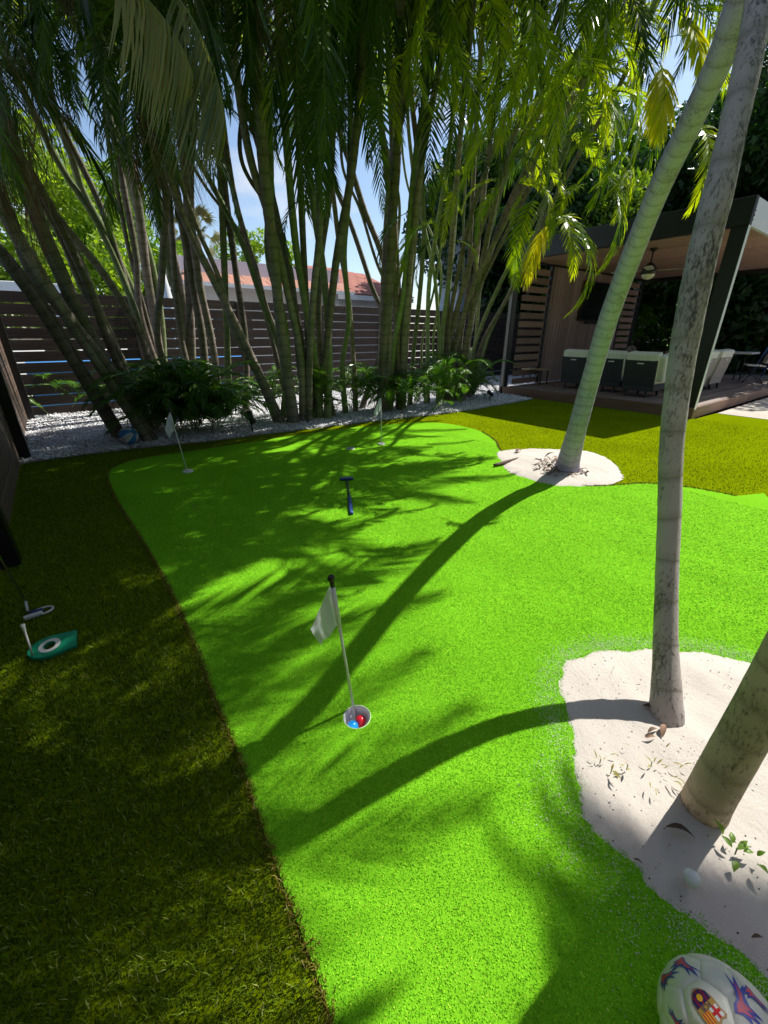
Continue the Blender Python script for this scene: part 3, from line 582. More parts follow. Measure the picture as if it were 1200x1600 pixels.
# blue wheeled frame at the right edge
M['blue_metal'] = simple('blue_paint', (0.03, 0.07, 0.16), 0.4, 0.1)
bc = G(1192, 575, 0.0); bc = Vector((18.3, 3.55, 0.006))
cart = thing('folding_cart', 'dark blue folded wheeled frame at the right edge of the patio', 'folding frame', bc, R(35))
for sx in (-0.35, 0.35):
    for (a, c_) in (((sx, -0.35, 0.08), (sx, 0.02, 1.25)), ((sx, 0.30, 0.08), (sx, -0.02, 1.25))):
        add('frame_rail', tube('cart_rail', [a, c_], 0.03, sides=8), M['blue_metal'], cart)
    for yy in (-0.35, 0.30): add('wheel', lathe('cart_wheel', [(0, -.015), (0.05, -.015), (0.055, 0), (0.05, .015), (0, .015)], 16), M['post_dark'], cart, (sx, yy, 0.055), (0, R(90), 0))
for (z_, yy) in ((0.4, 0.21), (0.8, 0.09), (0.4, -0.25), (0.8, -0.12)): add('cross_bar', tube('cart_bar', [(-0.35, yy, z_), (0.35, yy, z_)], 0.018, sides=8), M['blue_metal'], cart)

added_house = thing('house', 'unseen tan stucco house added behind the photographer to cut the sky light', 'house', (4, -5.2, 0))  # unseen house, added to block sky light and deepen the shade
add('wall', box_me('added_wall', (24, 0.3, 5.6)), simple('tan_stucco', (0.28, 0.24, 0.19), 0.9, 0.06, 3), added_house, (0, 0, 2.8))
add('roof_eave', box_me('added_eave', (25, 2.2, 0.2)), M['alu'], added_house, (0, 0.6, 5.7))
for k in range(4): add('window', box_me('added_window', (1.8, 0.06, 1.4)), simple('added_glass', (0.03, 0.035, 0.04), 0.08, 0.1), added_house, (-7.5 + 5 * k, 0.17, 1.9))
# ------------------------------------------------------------------ houses beyond the fence
M['stucco'] = simple('white_stucco', (0.62, 0.63, 0.62), 0.85, 0.05, 4, 0.2, 60)
M['stucco_blue'] = simple('pale_blue_stucco', (0.50, 0.60, 0.70), 0.85, 0.05, 4, 0.2, 60)
M['lilac'] = simple('lilac_roof_edge', (0.66, 0.60, 0.64), 0.7, 0.04, 3)
M['tile'] = simple('terracotta_tile', (0.40, 0.19, 0.13), 0.8, 0.2, 14, 0.3, 40, rnd=0.12)
M['tile_red'] = simple('red_shingle', (0.34, 0.12, 0.085), 0.85, 0.2, 14, 0.3, 40, rnd=0.15)
M['win'] = simple('window_glass', (0.05, 0.07, 0.08), 0.1, 0.2)
def tiled_roof(parent, x0, x1, y0, z0, depth, rise, mt, courses, tw=0.3, inset=0.0):
    """one sloping tiled side facing -y, tiles as joined courses: each course one proud strip of tiles"""
    n = max(1, int((x1 - x0) / tw)); w_ = (x1 - x0) / n
    cd = depth / courses; sl_ = math.hypot(cd, rise / courses); an = math.atan2(rise, depth)
    me = box_me('roof_tile', (w_ * 0.96, sl_ * 1.12, 0.03), 0.004); me.materials.append(mt)
    for c_ in range(courses):
        f = inset * c_ / courses
        for k in range(n):
            xx = x0 + w_ * (k + 0.5 + (0.5 if c_ % 2 else 0))
            if xx < x0 + f or xx > x1 - f: continue
            add('roof_tile', me, None, parent, (xx, y0 + cd * (c_ + .5), z0 + rise * (c_ + .5) / courses + 0.03), (an + R(2), 0, 0))
YH = 14.5
def zY(py, px, Y): return ONY(px, py, Y).z
hA = thing('house', 'white house with lilac flat roof edge and terracotta tile band', 'house', (0, 0, 0))
xa0, xa1 = ONY(296, 430, YH).x, ONY(492, 430, YH).x
za1 = ONY(400, 407, YH).z; zt = ONY(400, 432, YH).z; zb = ONY(400, 449, YH).z
add('wall', box_me('house_wall', (xa1 - xa0 + 1.2, 5, zb), 0.0), M['stucco'], hA, ((xa0 + xa1) / 2 + .5, YH + 2.8, zb / 2))
add('roof_edge', box_me('house_roof_edge', (xa1 - xa0 + 1.6, 5, za1 - zt), 0.0), M['lilac'], hA, ((xa0 + xa1) / 2 + .5, YH + 3.0, (za1 + zt) / 2 + 0.003))
tiled_roof(hA, xa0 - 0.3, xa1 + 1.3, YH - 0.35, zb, 0.85, zt - zb, M['tile'], 2, 0.42)
add('roof_trim', box_me('house_roof_trim', (xa1 - xa0 + 1.7, 0.06, 0.1), 0.0), M['white'], hA, ((xa0 + xa1) / 2 + .5, YH - 0.41, zb - 0.03))
wA = add('window', box_me('house_window', (1.3, 0.05, 0.9), 0.005), M['win'], hA, (xa0 + 1.2, YH + 0.28, zb - 1.35))
for (c_, s_) in (((0, -.03, .47), (1.4, .04, .06)), ((0, -.03, -.47), (1.4, .04, .06)), ((-.67, -.03, 0), (.06, .04, .88)), ((.67, -.03, 0), (.06, .04, .88)), ((0, -.03, 0), (.04, .04, .88))): add('frame', box_me('window_frame', s_), M['white'], wA, c_)
hB = thing('house', 'house with red shingle roof and white eave behind the middle palms', 'house', (0, 0, 0))
YB = 16.0; xb0, xb1 = ONY(505, 460, YB).x, ONY(640, 460, YB).x; zb0 = ONY(560, 461, YB).z; zb1 = ONY(560, 416, YB).z
add('wall', box_me('house_wall', (xb1 - xb0, 6, zb0 - .1), 0.0), M['stucco'], hB, ((xb0 + xb1) / 2 + .2, YB + 3.5, (zb0 - .1) / 2))
add('eave_board', box_me('house_eave', (xb1 - xb0 + .5, 0.05, 0.18), 0.0), M['white'], hB, ((xb0 + xb1) / 2, YB + 0.03, zb0 - .09))
tiled_roof(hB, xb0 - .3, xb1 + .3, YB + 0.03, zb0 + 0.02, 4.0, (zb1 - zb0) * 1.35, M['tile_red'], 10, 0.45, 1.2)
add('roof_deck', prism('house_roof_deck', [(YB + .05, zb0 - .02), (YB + 4.1, zb0 + (zb1 - zb0) * 1.35 - .02), (YB + 8, zb0 - .02)], xb0 - .28, xb1 + .28), M['tile_red'], hB)
o = hB.children[-1] if False else [c_ for c_ in bpy.data.objects if c_.name.startswith('roof_deck')][-1]
o.rotation_euler = (R(90), 0, R(90))
hC = thing('house', 'pale blue house wall showing behind the right hand palm clump', 'house', (0, 0, 0))
YD = 13.2; xc0, xc1 = ONY(702, 440, YD).x, ONY(815, 440, YD).x; zc = ONY(760, 384, YD).z
add('wall', box_me('house_wall', (xc1 - xc0 + 4, 1.2, zc), 0.0), M['stucco_blue'], hC, ((xc0 + xc1) / 2 + 2.6, YD + 0.6, zc / 2))
add('roof_edge', box_me('house_roof_edge', (xc1 - xc0 + 4.3, 1.5, 0.16), 0.01), M['white'], hC, ((xc0 + xc1) / 2 + 2.6, YD + 0.6, zc + 0.08))
add('window', box_me('house_window', (1.1, 0.05, 1.2), 0.005), M['win'], hC, (xc0 + 2.2, YD - 0.01, zc - 1.0))
YL = 12.6; xl0, xl1 = ONY(-60, 450, YL).x, ONY(96, 450, YL).x; zl = ONY(50, 441, YL).z
hD = thing('carport', 'low white carport roof edge above the left end of the fence', 'carport', (0, 0, 0))
add('roof', box_me('carport_roof', (xl1 - xl0, 3, 0.22), 0.01), M['white'], hD, ((xl0 + xl1) / 2, YL + 1.5, zl - 0.11))
for sx in (xl0 + .2, xl1 - .2):
    for sy in (0.2, 2.7): add('post', box_me('carport_post', (0.12, 0.12, zl - 0.22), 0.0), M['white'], hD, (sx, YL + sy, (zl - .22) / 2))
YU = 12.0; up_ = ONY(262, 470, YU); zt_ = ONY(257, 410, YU).z
um = thing('folded_umbrella', 'white folded garden umbrella rising behind the left fence', 'umbrella', (up_.x, YU, 0))
add('folded_canopy', lathe('umbrella_canopy', [(0.03, zt_), (0.06, zt_ - .2), (0.13, zt_ - .8), (0.17, zt_ - 1.25), (0.15, zt_ - 1.35), (0.0, zt_ - 1.35)], 14), M['white'], um)
add('pole', lathe('umbrella_pole', [(0.025, 0), (0.025, zt_ + .08)], 10), M['white_metal'], um)
nb_ = thing('pool_cover', 'bright blue pool cover glimpsed through the gaps of the fence', 'pool cover', (1.8, 11.3, 0.0))
add('cover', box_me('pool_cover', (4.5, 1.4, 0.9), 0.05), simple('blue_plastic', (0.05, 0.25, 0.6), 0.5, 0.1), nb_, (0, 0, 0.45))
ground_sheet('neighbour_paving', [(-30, 10.06), (40, 10.06), (40, 60), (-30, 60)], 0.0, simple('pale_paving', (0.5, 0.48, 0.44), 0.9, 0.1, 1.0))
# ------------------------------------------------------------------ palms
def frond_mesh(name, L=1.8, n=42, ll=0.38, lw=0.026, th0=40, bend=110, ldroop=0.25, vee=25, seed=1, mt='leaf_dark', tipw=0.55, gaps=0.0):
    rg = random.Random(seed); V = []; F = []; mi = []
    N_ = 26; pts = []; p = Vector((0, 0, 0)); ds = L / N_; dirs = []
    for i in range(N_ + 1):
        s = i / N_; th = R(th0 - bend * s ** 1.35); d = Vector((math.cos(th), 0.06 * math.sin(3 * s + seed), math.sin(th))).normalized(); pts.append(p.copy()); dirs.append(d); p = p + d * ds
    # rachis: three sided rod
    for i in range(N_ + 1):
        r = 0.011 * L / 1.8 * (1 - 0.85 * i / N_); d = dirs[i]; a = Vector((0, 1, 0)); c_ = d.cross(a)
        for k in range(3): t_ = 2 * math.pi * k / 3; V.append(pts[i] + (a * math.cos(t_) + c_ * math.sin(t_)) * r)
    for i in range(N_):
        for k in range(3): F.append((i * 3 + k, i * 3 + (k + 1) % 3, (i + 1) * 3 + (k + 1) % 3, (i + 1) * 3 + k)); mi.append(1)
    for i in range(n):
        s = 0.16 + 0.83 * i / (n - 1); q = s * N_; k = min(N_ - 1, int(q)); f = q - k; b = pts[k].lerp(pts[k + 1], f); d = dirs[k]
        up = Vector((0, 1, 0)).cross(d) * -1; up = up if up.z > 0 or abs(d.z) > 0.7 else -up
        env = math.sin(math.pi * min(1, (s - 0.08) / 0.95) ** 0.75) ** 0.5 * (1 - 0.35 * s)
        for sd in (-1, 1):
            if rg.random() < gaps: continue
            fw = R(38 + 32 * s + rg.uniform(-5, 5)); v = R(vee + rg.uniform(-9, 9))
            side = Vector((0, sd, 0))
            dr = (side * math.cos(v) + up * math.sin(v)) * math.cos(fw) + d * math.sin(fw)
            l_ = ll * max(0.25, env) * rg.uniform(0.88, 1.1); g = Vector((0, 0, -1)) * ldroop * l_
            m1 = b + dr * l_ * 0.35 + g * 0.10; m2 = b + dr * l_ * 0.72 + g * 0.48; tp_ = b + dr * l_ + g * 1.1
            wv = (d * 0.8 + up * 0.35 * rg.uniform(-1, 1)).normalized() * lw * 0.5
            i0 = len(V); V += [b - wv * .5, b + wv * .5, m1 + wv, m1 - wv, m2 + wv * tipw, m2 - wv * tipw, tp_]
            F += [(i0, i0 + 1, i0 + 2, i0 + 3), (i0 + 3, i0 + 2, i0 + 4, i0 + 5), (i0 + 5, i0 + 4, i0 + 6)]; mi += [0, 0, 0]
    me = mesh_from(name, V, F); me.materials.append(M[mt]); me.materials.append(M['rachis'])
    me.polygons.foreach_set('material_index', mi); return me
FR = {}
def variants(key, k, **kw): FR[key] = [frond_mesh('frond_' + key, seed=11 * i + len(key), **{a: (v[0] + (v[1] - v[0]) * ((i * 0.37) % 1) if isinstance(v, tuple) else v) for a, v in kw.items()}) for i in range(k)]
variants('arch', 5, L=(1.7, 2.2), n=32, ll=0.44, lw=0.048, th0=(40, 65), bend=(95, 130), ldroop=0.22, vee=22)
variants('hang', 5, L=(1.6, 2.1), n=32, ll=0.44, lw=0.048, th0=(-15, 10), bend=(65, 85), ldroop=0.25, vee=5)
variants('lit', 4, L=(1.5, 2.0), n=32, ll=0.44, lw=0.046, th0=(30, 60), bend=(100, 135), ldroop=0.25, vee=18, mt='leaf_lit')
variants('dry', 3, L=(1.3, 1.8), n=30, ll=0.45, lw=0.02, th0=-40, bend=(40, 60), ldroop=1.6, vee=-15, mt='leaf_dry', gaps=0.2)
variants('bush', 4, L=(0.9, 1.3), n=22, ll=0.34, lw=0.036, th0=(60, 80), bend=(90, 140), ldroop=0.3, vee=22, mt='leaf_bush')
variants('crown', 4, L=(2.2, 2.8), n=46, ll=0.60, lw=0.042, th0=(30, 55), bend=(95, 125), ldroop=0.55, vee=15)
FR['yellow'] = [frond_mesh('frond_yellow', L=0.85, n=24, ll=0.34, lw=0.065, th0=-50, bend=40, ldroop=0.5, vee=0, seed=3, mt='leaf_yellow', tipw=0.9)]
FR['bronze'] = [frond_mesh('frond_bronze', L=2.4, n=40, ll=0.95, lw=0.072, th0=8, bend=55, ldroop=1.9, vee=-35, seed=5, mt='leaf_bronze', tipw=0.8, gaps=0.22)]
def put_frond(parent, key, loc, az, pitch=0, s=1.0, roll=0, name='frond'):
    me = random.choice(FR[key]); o = add(name, me, None, parent, Vector(loc) - parent.location)
    o.rotation_mode = 'XYZ'; o.rotation_euler = (roll, -pitch, az); o.scale = (s, s, s); return o
def aim_frond(parent, key, p0, p1, name='frond', roll=0.0):
    """frond from p0 so that its tip comes to p1"""
    me = FR[key][0] if len(FR[key]) == 1 else random.choice(FR[key]); c_ = me.vertices[26 * 3].co.copy(); d = Vector(p1) - Vector(p0)
    az = math.atan2(d.y, d.x); h_ = math.hypot(d.x, d.y); lc = math.hypot(c_.x, c_.z); s = d.length / lc
    pitch = math.atan2(d.z, h_) - math.atan2(c_.z, c_.x)
    o = add(name, me, None, parent, Vector(p0) - parent.location, (roll, -pitch, az), s); return o
def crown(parent, p, axis, n, key, s=1.0, az0=None, spread=1.0, pit=(-25, 35)):
    for k in range(n):
        az = (az0 if az0 is not None else 0) + (k * 2.399 if az0 is None else random.uniform(-spread, spread))
        put_frond(parent, key, p, az + random.uniform(-.3, .3), R(random.uniform(*pit)), s * random.uniform(0.85, 1.15), R(random.uniform(-12, 12)))

# three big single palms
def D3(px, py, d): r = ray(px, py); return E0 + r.normalized() * d
def big_palm(name, label, pts, rads, mt, ring, crown_n, key='crown', shaft=None, cs=1.0, az_list=None):
    t = thing(name, label, 'palm tree', pts[0]); b0 = Vector(pts[0])
    loc_ = [Vector(p) - b0 for p in pts]
    add('trunk', tube('palm_trunk', loc_, rads, 0.03, 20, ring), mt, t)
    top = Vector(pts[-1]); ax = (top - Vector(pts[-2])).normalized()
    sh_ = shaft or rads[-1] * 1.25
    add('crown_shaft', tube('palm_crown_shaft', [top - b0 - ax * 0.02, top - b0 + ax * 0.35, top - b0 + ax * 0.8], [sh_, sh_ * 1.05, sh_ * 0.5], 0.06, 16), M['stalk_green'], t)
    tp_ = top + ax * 0.7
    for k in range(crown_n):
        az = az_list[k] if az_list else k * 2.399
        put_frond(t, key, tp_, az + random.uniform(-.12, .12), R(random.uniform(-20, 38) if not az_list else random.uniform(-5, 25)), cs * random.uniform(0.9, 1.1), R(random.uniform(-10, 10)))
    return t
palmA = big_palm('palm_tree', 'slender pale grey palm standing in the near sand bed', [G(1041, 1134, -0.02), D3(1041, 1095, 2.105), D3(1041, 1050, 2.085), D3(1040, 1000, 2.065), D3(1042, 900, 2.035), D3(1046, 800, 2.005), D3(1049, 700, 1.975), D3(1060, 600, 1.955), D3(1073, 520, 1.95), D3(1097, 400, 1.965), D3(1122, 300, 2.0), D3(1145, 200, 2.065), D3(1168, 100, 2.17), D3(1186, 0, 2.31), D3(1196, -120, 2.6), D3(1180, -260, 3.0)],
         [0.062, 0.055, 0.048, 0.043, 0.0405, 0.040, 0.041, 0.0425, 0.0445, 0.045, 0.044, 0.038, 0.037, 0.037, 0.038, 0.038], M['trunk_grey'], (0.14, 0.03), 24, cs=0.60)
palmB = big_palm('palm_tree', 'leaning grey green ringed palm in the round sand ring', [G(884, 742, -0.02), D3(888, 722, 4.88), D3(903, 665, 4.60), D3(921, 600, 4.5), D3(950, 500, 4.22), D3(987, 400, 3.85), D3(1032, 290, 3.42), D3(1080, 190, 3.12), D3(1126, 90, 2.92), D3(1158, 0, 2.84), D3(1187, -90, 2.85), D3(1215, -180, 2.95)],
         [0.165, 0.115, 0.088, 0.082, 0.076, 0.069, 0.061, 0.056, 0.054, 0.054, 0.055, 0.06], M['trunk_ring'], (0.085, 0.014), 24, shaft=0.085, cs=0.62)
palmC = big_palm('palm_tree', 'thick mossy palm trunk at the right edge of the sand', [G(1097, 1268, -0.02), G(1097, 1268, 0) + Vector((0, 0, 0.12)), G(1097, 1268, 0) + Vector((0.01, -0.01, 0.5)), G(1097, 1268, 0) + Vector((0.03, -0.03, 1.2)), G(1097, 1268, 0) + Vector((0.06, -0.06, 2.4)), G(1097, 1268, 0) + Vector((0.1, -0.12, 3.6)), G(1097, 1268, 0) + Vector((0.12, -0.15, 4.8))],
         [0.066, 0.060, 0.056, 0.055, 0.053, 0.05, 0.05], M['trunk_moss'], (0.13, 0.010), 17, cs=0.9)
palmE = big_palm('palm_tree', 'palm just beyond the right edge whose crown shades the near green', [Vector((5.65, -2.1, 0)), Vector((5.6, -1.95, 1.4)), Vector((5.42, -1.5, 2.9)), Vector((5.2, -0.96, 3.9))], [0.10, 0.075, 0.06, 0.055], M['trunk_ring'], (0.1, 0.03), 46, shaft=0.07, cs=0.37, az_list=[R(random.uniform(110, 210)) for _ in range(46)])

def root_skirt(t, r, n, h):
    V = []; F = []
    for k in range(n):
        a = random.uniform(0, 6.283); r0 = r * random.uniform(.8, 1.0); r1 = r * random.uniform(1.15, 1.6); w_ = random.uniform(.004, .009); z1 = h * random.uniform(.4, 1)
        c_, s_ = math.cos(a), math.sin(a); tx, ty = -s_ * w_, c_ * w_; i = len(V)
        V += [(r0 * .8 * c_ - tx, r0 * .8 * s_ - ty, z1), (r0 * .8 * c_ + tx, r0 * .8 * s_ + ty, z1), (r1 * c_ + tx, r1 * s_ + ty, .012), (r1 * c_ - tx, r1 * s_ - ty, .012), ((r0 + .012) * c_, (r0 + .012) * s_, z1 * .7)]
        F += [(i, i + 4, i + 1), (i, i + 3, i + 4), (i + 4, i + 2, i + 1), (i + 3, i + 2, i + 4)]
    add('roots', mesh_from('palm_roots', V, F), M['root'], t)
M['root'] = simple('palm_root', (0.13, 0.085, 0.055), 0.9, 0.4, 30)
root_skirt(palmB, 0.135, 170, 0.10); root_skirt(palmA, 0.058, 60, 0.035)
# clumps: many ringed stalks from one root
def clump(label, stalks, dry=0, crown_key=('arch', 'hang', 'arch', 'hang', 'lit'), nfr=9, extra_n=4, gtag='areca palm clumps along the fence'):
    c0 = G(*stalks[0][0][0]); t = thing('palm_clump', label, 'palm clump', (c0.x, c0.y, 0), 0, gtag)
    rj = random.Random(int(c0.x * 997))
    extra = []
    for st in stalks[:extra_n]:
        q = [(x + rj.choice((-1, 1)) * rj.uniform(9, 20) * (0.4 + 0.6 * i / len(st[0])), y) for i, (x, y) in enumerate(st[0])]; extra.append((q, st[1] * rj.uniform(.5, .72), st[2] * rj.uniform(.5, 1.0) + .01, rj.random() < .3))
    for st in list(stalks) + extra:
        pxs, rad, lean, green = st
        b0 = G(*pxs[0]); d0 = math.hypot(b0.x, b0.y); P = [Vector((b0.x, b0.y, 0))]
        # every further sight point stands a little nearer to us, as the stalks arch over the lawn
        n = len(pxs)
        for i, q in enumerate(pxs[1:], 1): P.append(AT(q[0], q[1], d0 * (1 - lean * (i / (n - 1)) ** 1.3)))
        if pxs[-1][1] <= 130:
            q = pxs[-1]; q0 = pxs[-2]; k_ = random.uniform(150, 330)
            P.append(AT(q[0] + (q[0] - q0[0]) * k_ / 130 * 0.7, q[1] - k_, d0 * (1 - lean * 1.2 - random.uniform(0.08, 0.26)))); n += 1
        e = (P[-1] - P[-2]).normalized(); top = P[-1] + (e + Vector((0, 0, 0.6))).normalized() * random.uniform(0.2, 0.8); P.append(top)
        rr = [rad * (1.25 if i == 0 else 1.0 - 0.28 * i / n) for i in range(n + 1)]
        stk = add('stalk', tube('palm_stalk', [p - t.location for p in P], rr, 0.05, 9, (0.13, 0.045)), M['stalk_green'] if green else M['stalk'], t)
        ax = (P[-1] - P[-2]).normalized(); tp_ = top + ax * 0.45
        add('leaf_sheath', tube('leaf_sheath', [top - t.location - ax * .02, top + ax * 0.2 - t.location, tp_ - t.location], [rad * 0.85, rad * 1.0, rad * 0.35], 0.1, 8), M['stalk_green'], stk)
        for k in range(nfr):
            az = random.uniform(0, 6.283); key = random.choice(crown_key)
            put_frond(t, key, tp_ - Vector((0, 0, random.uniform(0, .2))), az, R(random.uniform(-25, 40) if key != 'hang' else random.uniform(-30, 5)), random.uniform(0.75, 1.15), R(random.uniform(-15, 15)))
        if dry and random.random() < dry: put_frond(t, 'dry', top, random.uniform(0, 6.28), R(random.uniform(-30, 0)), random.uniform(.7, 1))
    return t
cl_left = clump('leftmost palm clump with stalks leaning hard to the left', [
    ([(188, 685), (130, 590), (62, 480), (0, 396), (-60, 320)], 0.070, .12, 0),
    ([(236, 690), (150, 560), (62, 430), (5, 330), (-40, 250)], 0.078, .10, 0),
    ([(225, 680), (140, 520), (98, 430), (62, 345), (20, 220), (-10, 120)], 0.075, .12, 0),
    ([(238, 675), (180, 560), (140, 455), (105, 375), (60, 290), (0, 190)], 0.055, .10, 0),
    ([(246, 668), (225, 540), (170, 440), (110, 365), (68, 315), (0, 240)], 0.055, .10, 0),
    ([(240, 672), (190, 560), (150, 470), (120, 395), (70, 320), (20, 260)], 0.045, .10, 0),
    ([(256, 650), (222, 520), (190, 430), (150, 345), (95, 260), (40, 150), (0, 50)], 0.050, .14, 1),
    ([(262, 640), (225, 500), (178, 390), (130, 300), (110, 240), (60, 120), (30, 20)], 0.055, .16, 1),
    ([(250, 650), (215, 510), (190, 420), (160, 330), (128, 260), (90, 180), (60, 60)], 0.048, .15, 0),
], dry=.6, nfr=5)
cl_mid = clump('tall upright palm clump rising out of the left bush', [
    ([(262, 640), (245, 520), (228, 420), (212, 300), (180, 150), (160, 20)], 0.080, .16, 0),
    ([(272, 645), (222, 500), (212, 400), (192, 290), (175, 200), (150, 80)], 0.055, .12, 0),
    ([(288, 645), (286, 520), (262, 400), (243, 290), (232, 180), (215, 60)], 0.070, .15, 1),
    ([(300, 648), (300, 540), (293, 420), (292, 290), (290, 150), (285, 30)], 0.062, .18, 0),
    ([(322, 650), (318, 545), (302, 450), (285, 350), (262, 230), (245, 100)], 0.068, .14, 0),
    ([(345, 650), (332, 540), (312, 445), (300, 360), (285, 240), (268, 110)], 0.062, .14, 0),
    ([(358, 650), (355, 540), (350, 400), (345, 280), (338, 150), (330, 20)], 0.055, .12, 1),
    ([(384, 648), (384, 540), (368, 420), (352, 300), (345, 200), (335, 60)], 0.055, .12, 0),
    ([(310, 650), (282, 520), (272, 420), (265, 320), (240, 200), (225, 90)], 0.05, .12, 0),
    ([(290, 655), (248, 540), (252, 440), (258, 340), (262, 240), (255, 120)], 0.055, .15, 0),
], dry=.5, nfr=6)
cl_centre = clump('dense central palm clump with a thick grey stalk in front', [
    ([(460, 662), (440, 520), (428, 400), (415, 290), (405, 170), (398, 30)], 0.080, .18, 0),
    ([(474, 660), (470, 560), (448, 450), (424, 350), (392, 250), (370, 120)], 0.058, .14, 0),
    ([(440, 662), (408, 590), (375, 520), (335, 440), (300, 370), (272, 300)], 0.062, .04, 0),
    ([(448, 655), (440, 560), (412, 480), (380, 385), (332, 290), (290, 215)], 0.045, .08, 1),
    ([(455, 650), (425, 530), (398, 420), (372, 330), (358, 260), (345, 160)], 0.048, .10, 0),
    ([(500, 655), (492, 560), (476, 470), (462, 380), (450, 250), (440, 90)], 0.060, .14, 1),
    ([(492, 655), (508, 560), (518, 470), (528, 390), (548, 280), (562, 150), (568, 30)], 0.062, .20, 0),
    ([(512, 655), (514, 540), (506, 430), (490, 320), (478, 220), (470, 80)], 0.060, .12, 1),
    ([(540, 648), (535, 570), (545, 500), (538, 400), (545, 300), (548, 150), (545, 30)], 0.048, .12, 1),
    ([(520, 652), (500, 540), (500, 420), (515, 300), (520, 180), (522, 50)], 0.055, .14, 0),
    ([(556, 645), (552, 560), (545, 470), (530, 380), (520, 300), (505, 190)], 0.045, .10, 0),
    ([(482, 660), (484, 560), (490, 460), (500, 350), (495, 220), (490, 60)], 0.055, .15, 0),
    ([(565, 640), (600, 520), (578, 440), (548, 350), (520, 280)], 0.048, .02, 0),
], dry=.35)
cl_right = clump('dark palm clump directly behind the middle white flag', [
    ([(596, 645), (598, 560), (604, 470), (610, 380), (618, 270), (622, 150), (625, 20)], 0.080, .16, 0),
    ([(606, 642), (616, 540), (632, 450), (640, 350), (652, 230), (675, 90)], 0.058, .18, 1),
    ([(590, 640), (622, 520), (600, 410), (570, 330), (548, 260), (520, 170)], 0.055, .06, 0),
    ([(622, 640), (628, 540), (622, 440), (616, 320), (612, 200), (606, 60)], 0.050, .12, 0),
    ([(640, 635), (646, 550), (655, 470), (662, 370), (660, 260), (668, 130)], 0.045, .12, 1),
    ([(630, 640), (634, 560), (640, 470), (648, 380), (655, 280), (640, 120), (640, 20)], 0.045, .16, 0),
], dry=.2)
cl_far = clump('rightmost palm clump fanning out toward the pergola', [
    ([(668, 632), (668, 540), (670, 450), (682, 360), (700, 250), (712, 120)], 0.045, .12, 1),
    ([(684, 632), (686, 540), (680, 440), (666, 370), (650, 300), (640, 220)], 0.038, .10, 1),
    ([(700, 628), (712, 540), (738, 450), (782, 360), (825, 280), (880, 180), (930, 90), (965, 10)], 0.052, .30, 0),
    ([(712, 628), (720, 530), (732, 440), (736, 350), (742, 230), (750, 100)], 0.045, .16, 0),
    ([(722, 625), (745, 530), (778, 450), (820, 370), (862, 290), (900, 190)], 0.042, .18, 1),
    ([(732, 622), (752, 540), (790, 470), (825, 400), (862, 320), (905, 240), (960, 150)], 0.045, .20, 0),
    ([(738, 620), (762, 530), (790, 470), (818, 405), (845, 340), (870, 260)], 0.036, .10, 1),
    ([(706, 630), (700, 530), (715, 430), (735, 340), (765, 250), (800, 150), (820, 40)], 0.045, .22, 0),
    ([(690, 630), (690, 530), (704, 420), (712, 320), (720, 200), (730, 60)], 0.045, .18, 1),
    ([(728, 622), (742, 540), (750, 450), (768, 350), (800, 250), (850, 130)], 0.04, .20, 1),
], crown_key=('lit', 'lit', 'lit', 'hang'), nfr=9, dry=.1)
def arching(cl, px, py, tops, rad, key):
    for (x, y, z) in tops:
        b0 = G(px + random.uniform(-25, 25), py); T = Vector((x, y, z)); P = [Vector((b0.x, b0.y, 0)), Vector((b0.x, b0.y, 0)).lerp(T, .12) + UPV * z * .25, b0.lerp(T, .42) + UPV * z * .18, T]
        P[1].z = z * .36; P[2].z = z * .74
        add('stalk', tube('palm_stalk', [p - cl.location for p in P], [rad * 1.2, rad, rad * .85, rad * .7], 0.06, 9, (0.13, 0.045)), M['stalk'], cl)
        for k in range(10): put_frond(cl, random.choice(key), T, random.uniform(0, 6.28), R(random.uniform(-25, 35)), random.uniform(.85, 1.2), R(random.uniform(-15, 15)))
UPV = Vector((0, 0, 1))
arching(cl_centre, 500, 655, [(1.6, 5.6, 5.2), (2.6, 4.6, 5.3)], 0.05, ('arch', 'hang'))
arching(cl_right, 612, 642, [(3.0, 4.6, 5.0), (3.8, 3.6, 5.0), (4.6, 5.4, 5.2)], 0.05, ('arch', 'hang'))
arching(cl_far, 700, 628, [(4.4, 4.2, 5.0), (5.4, 4.6, 5.0), (5.2, 3.4, 5.2), (6.1, 3.3, 4.8), (5.6, 2.9, 5.0)], 0.05, ('arch', 'lit'))
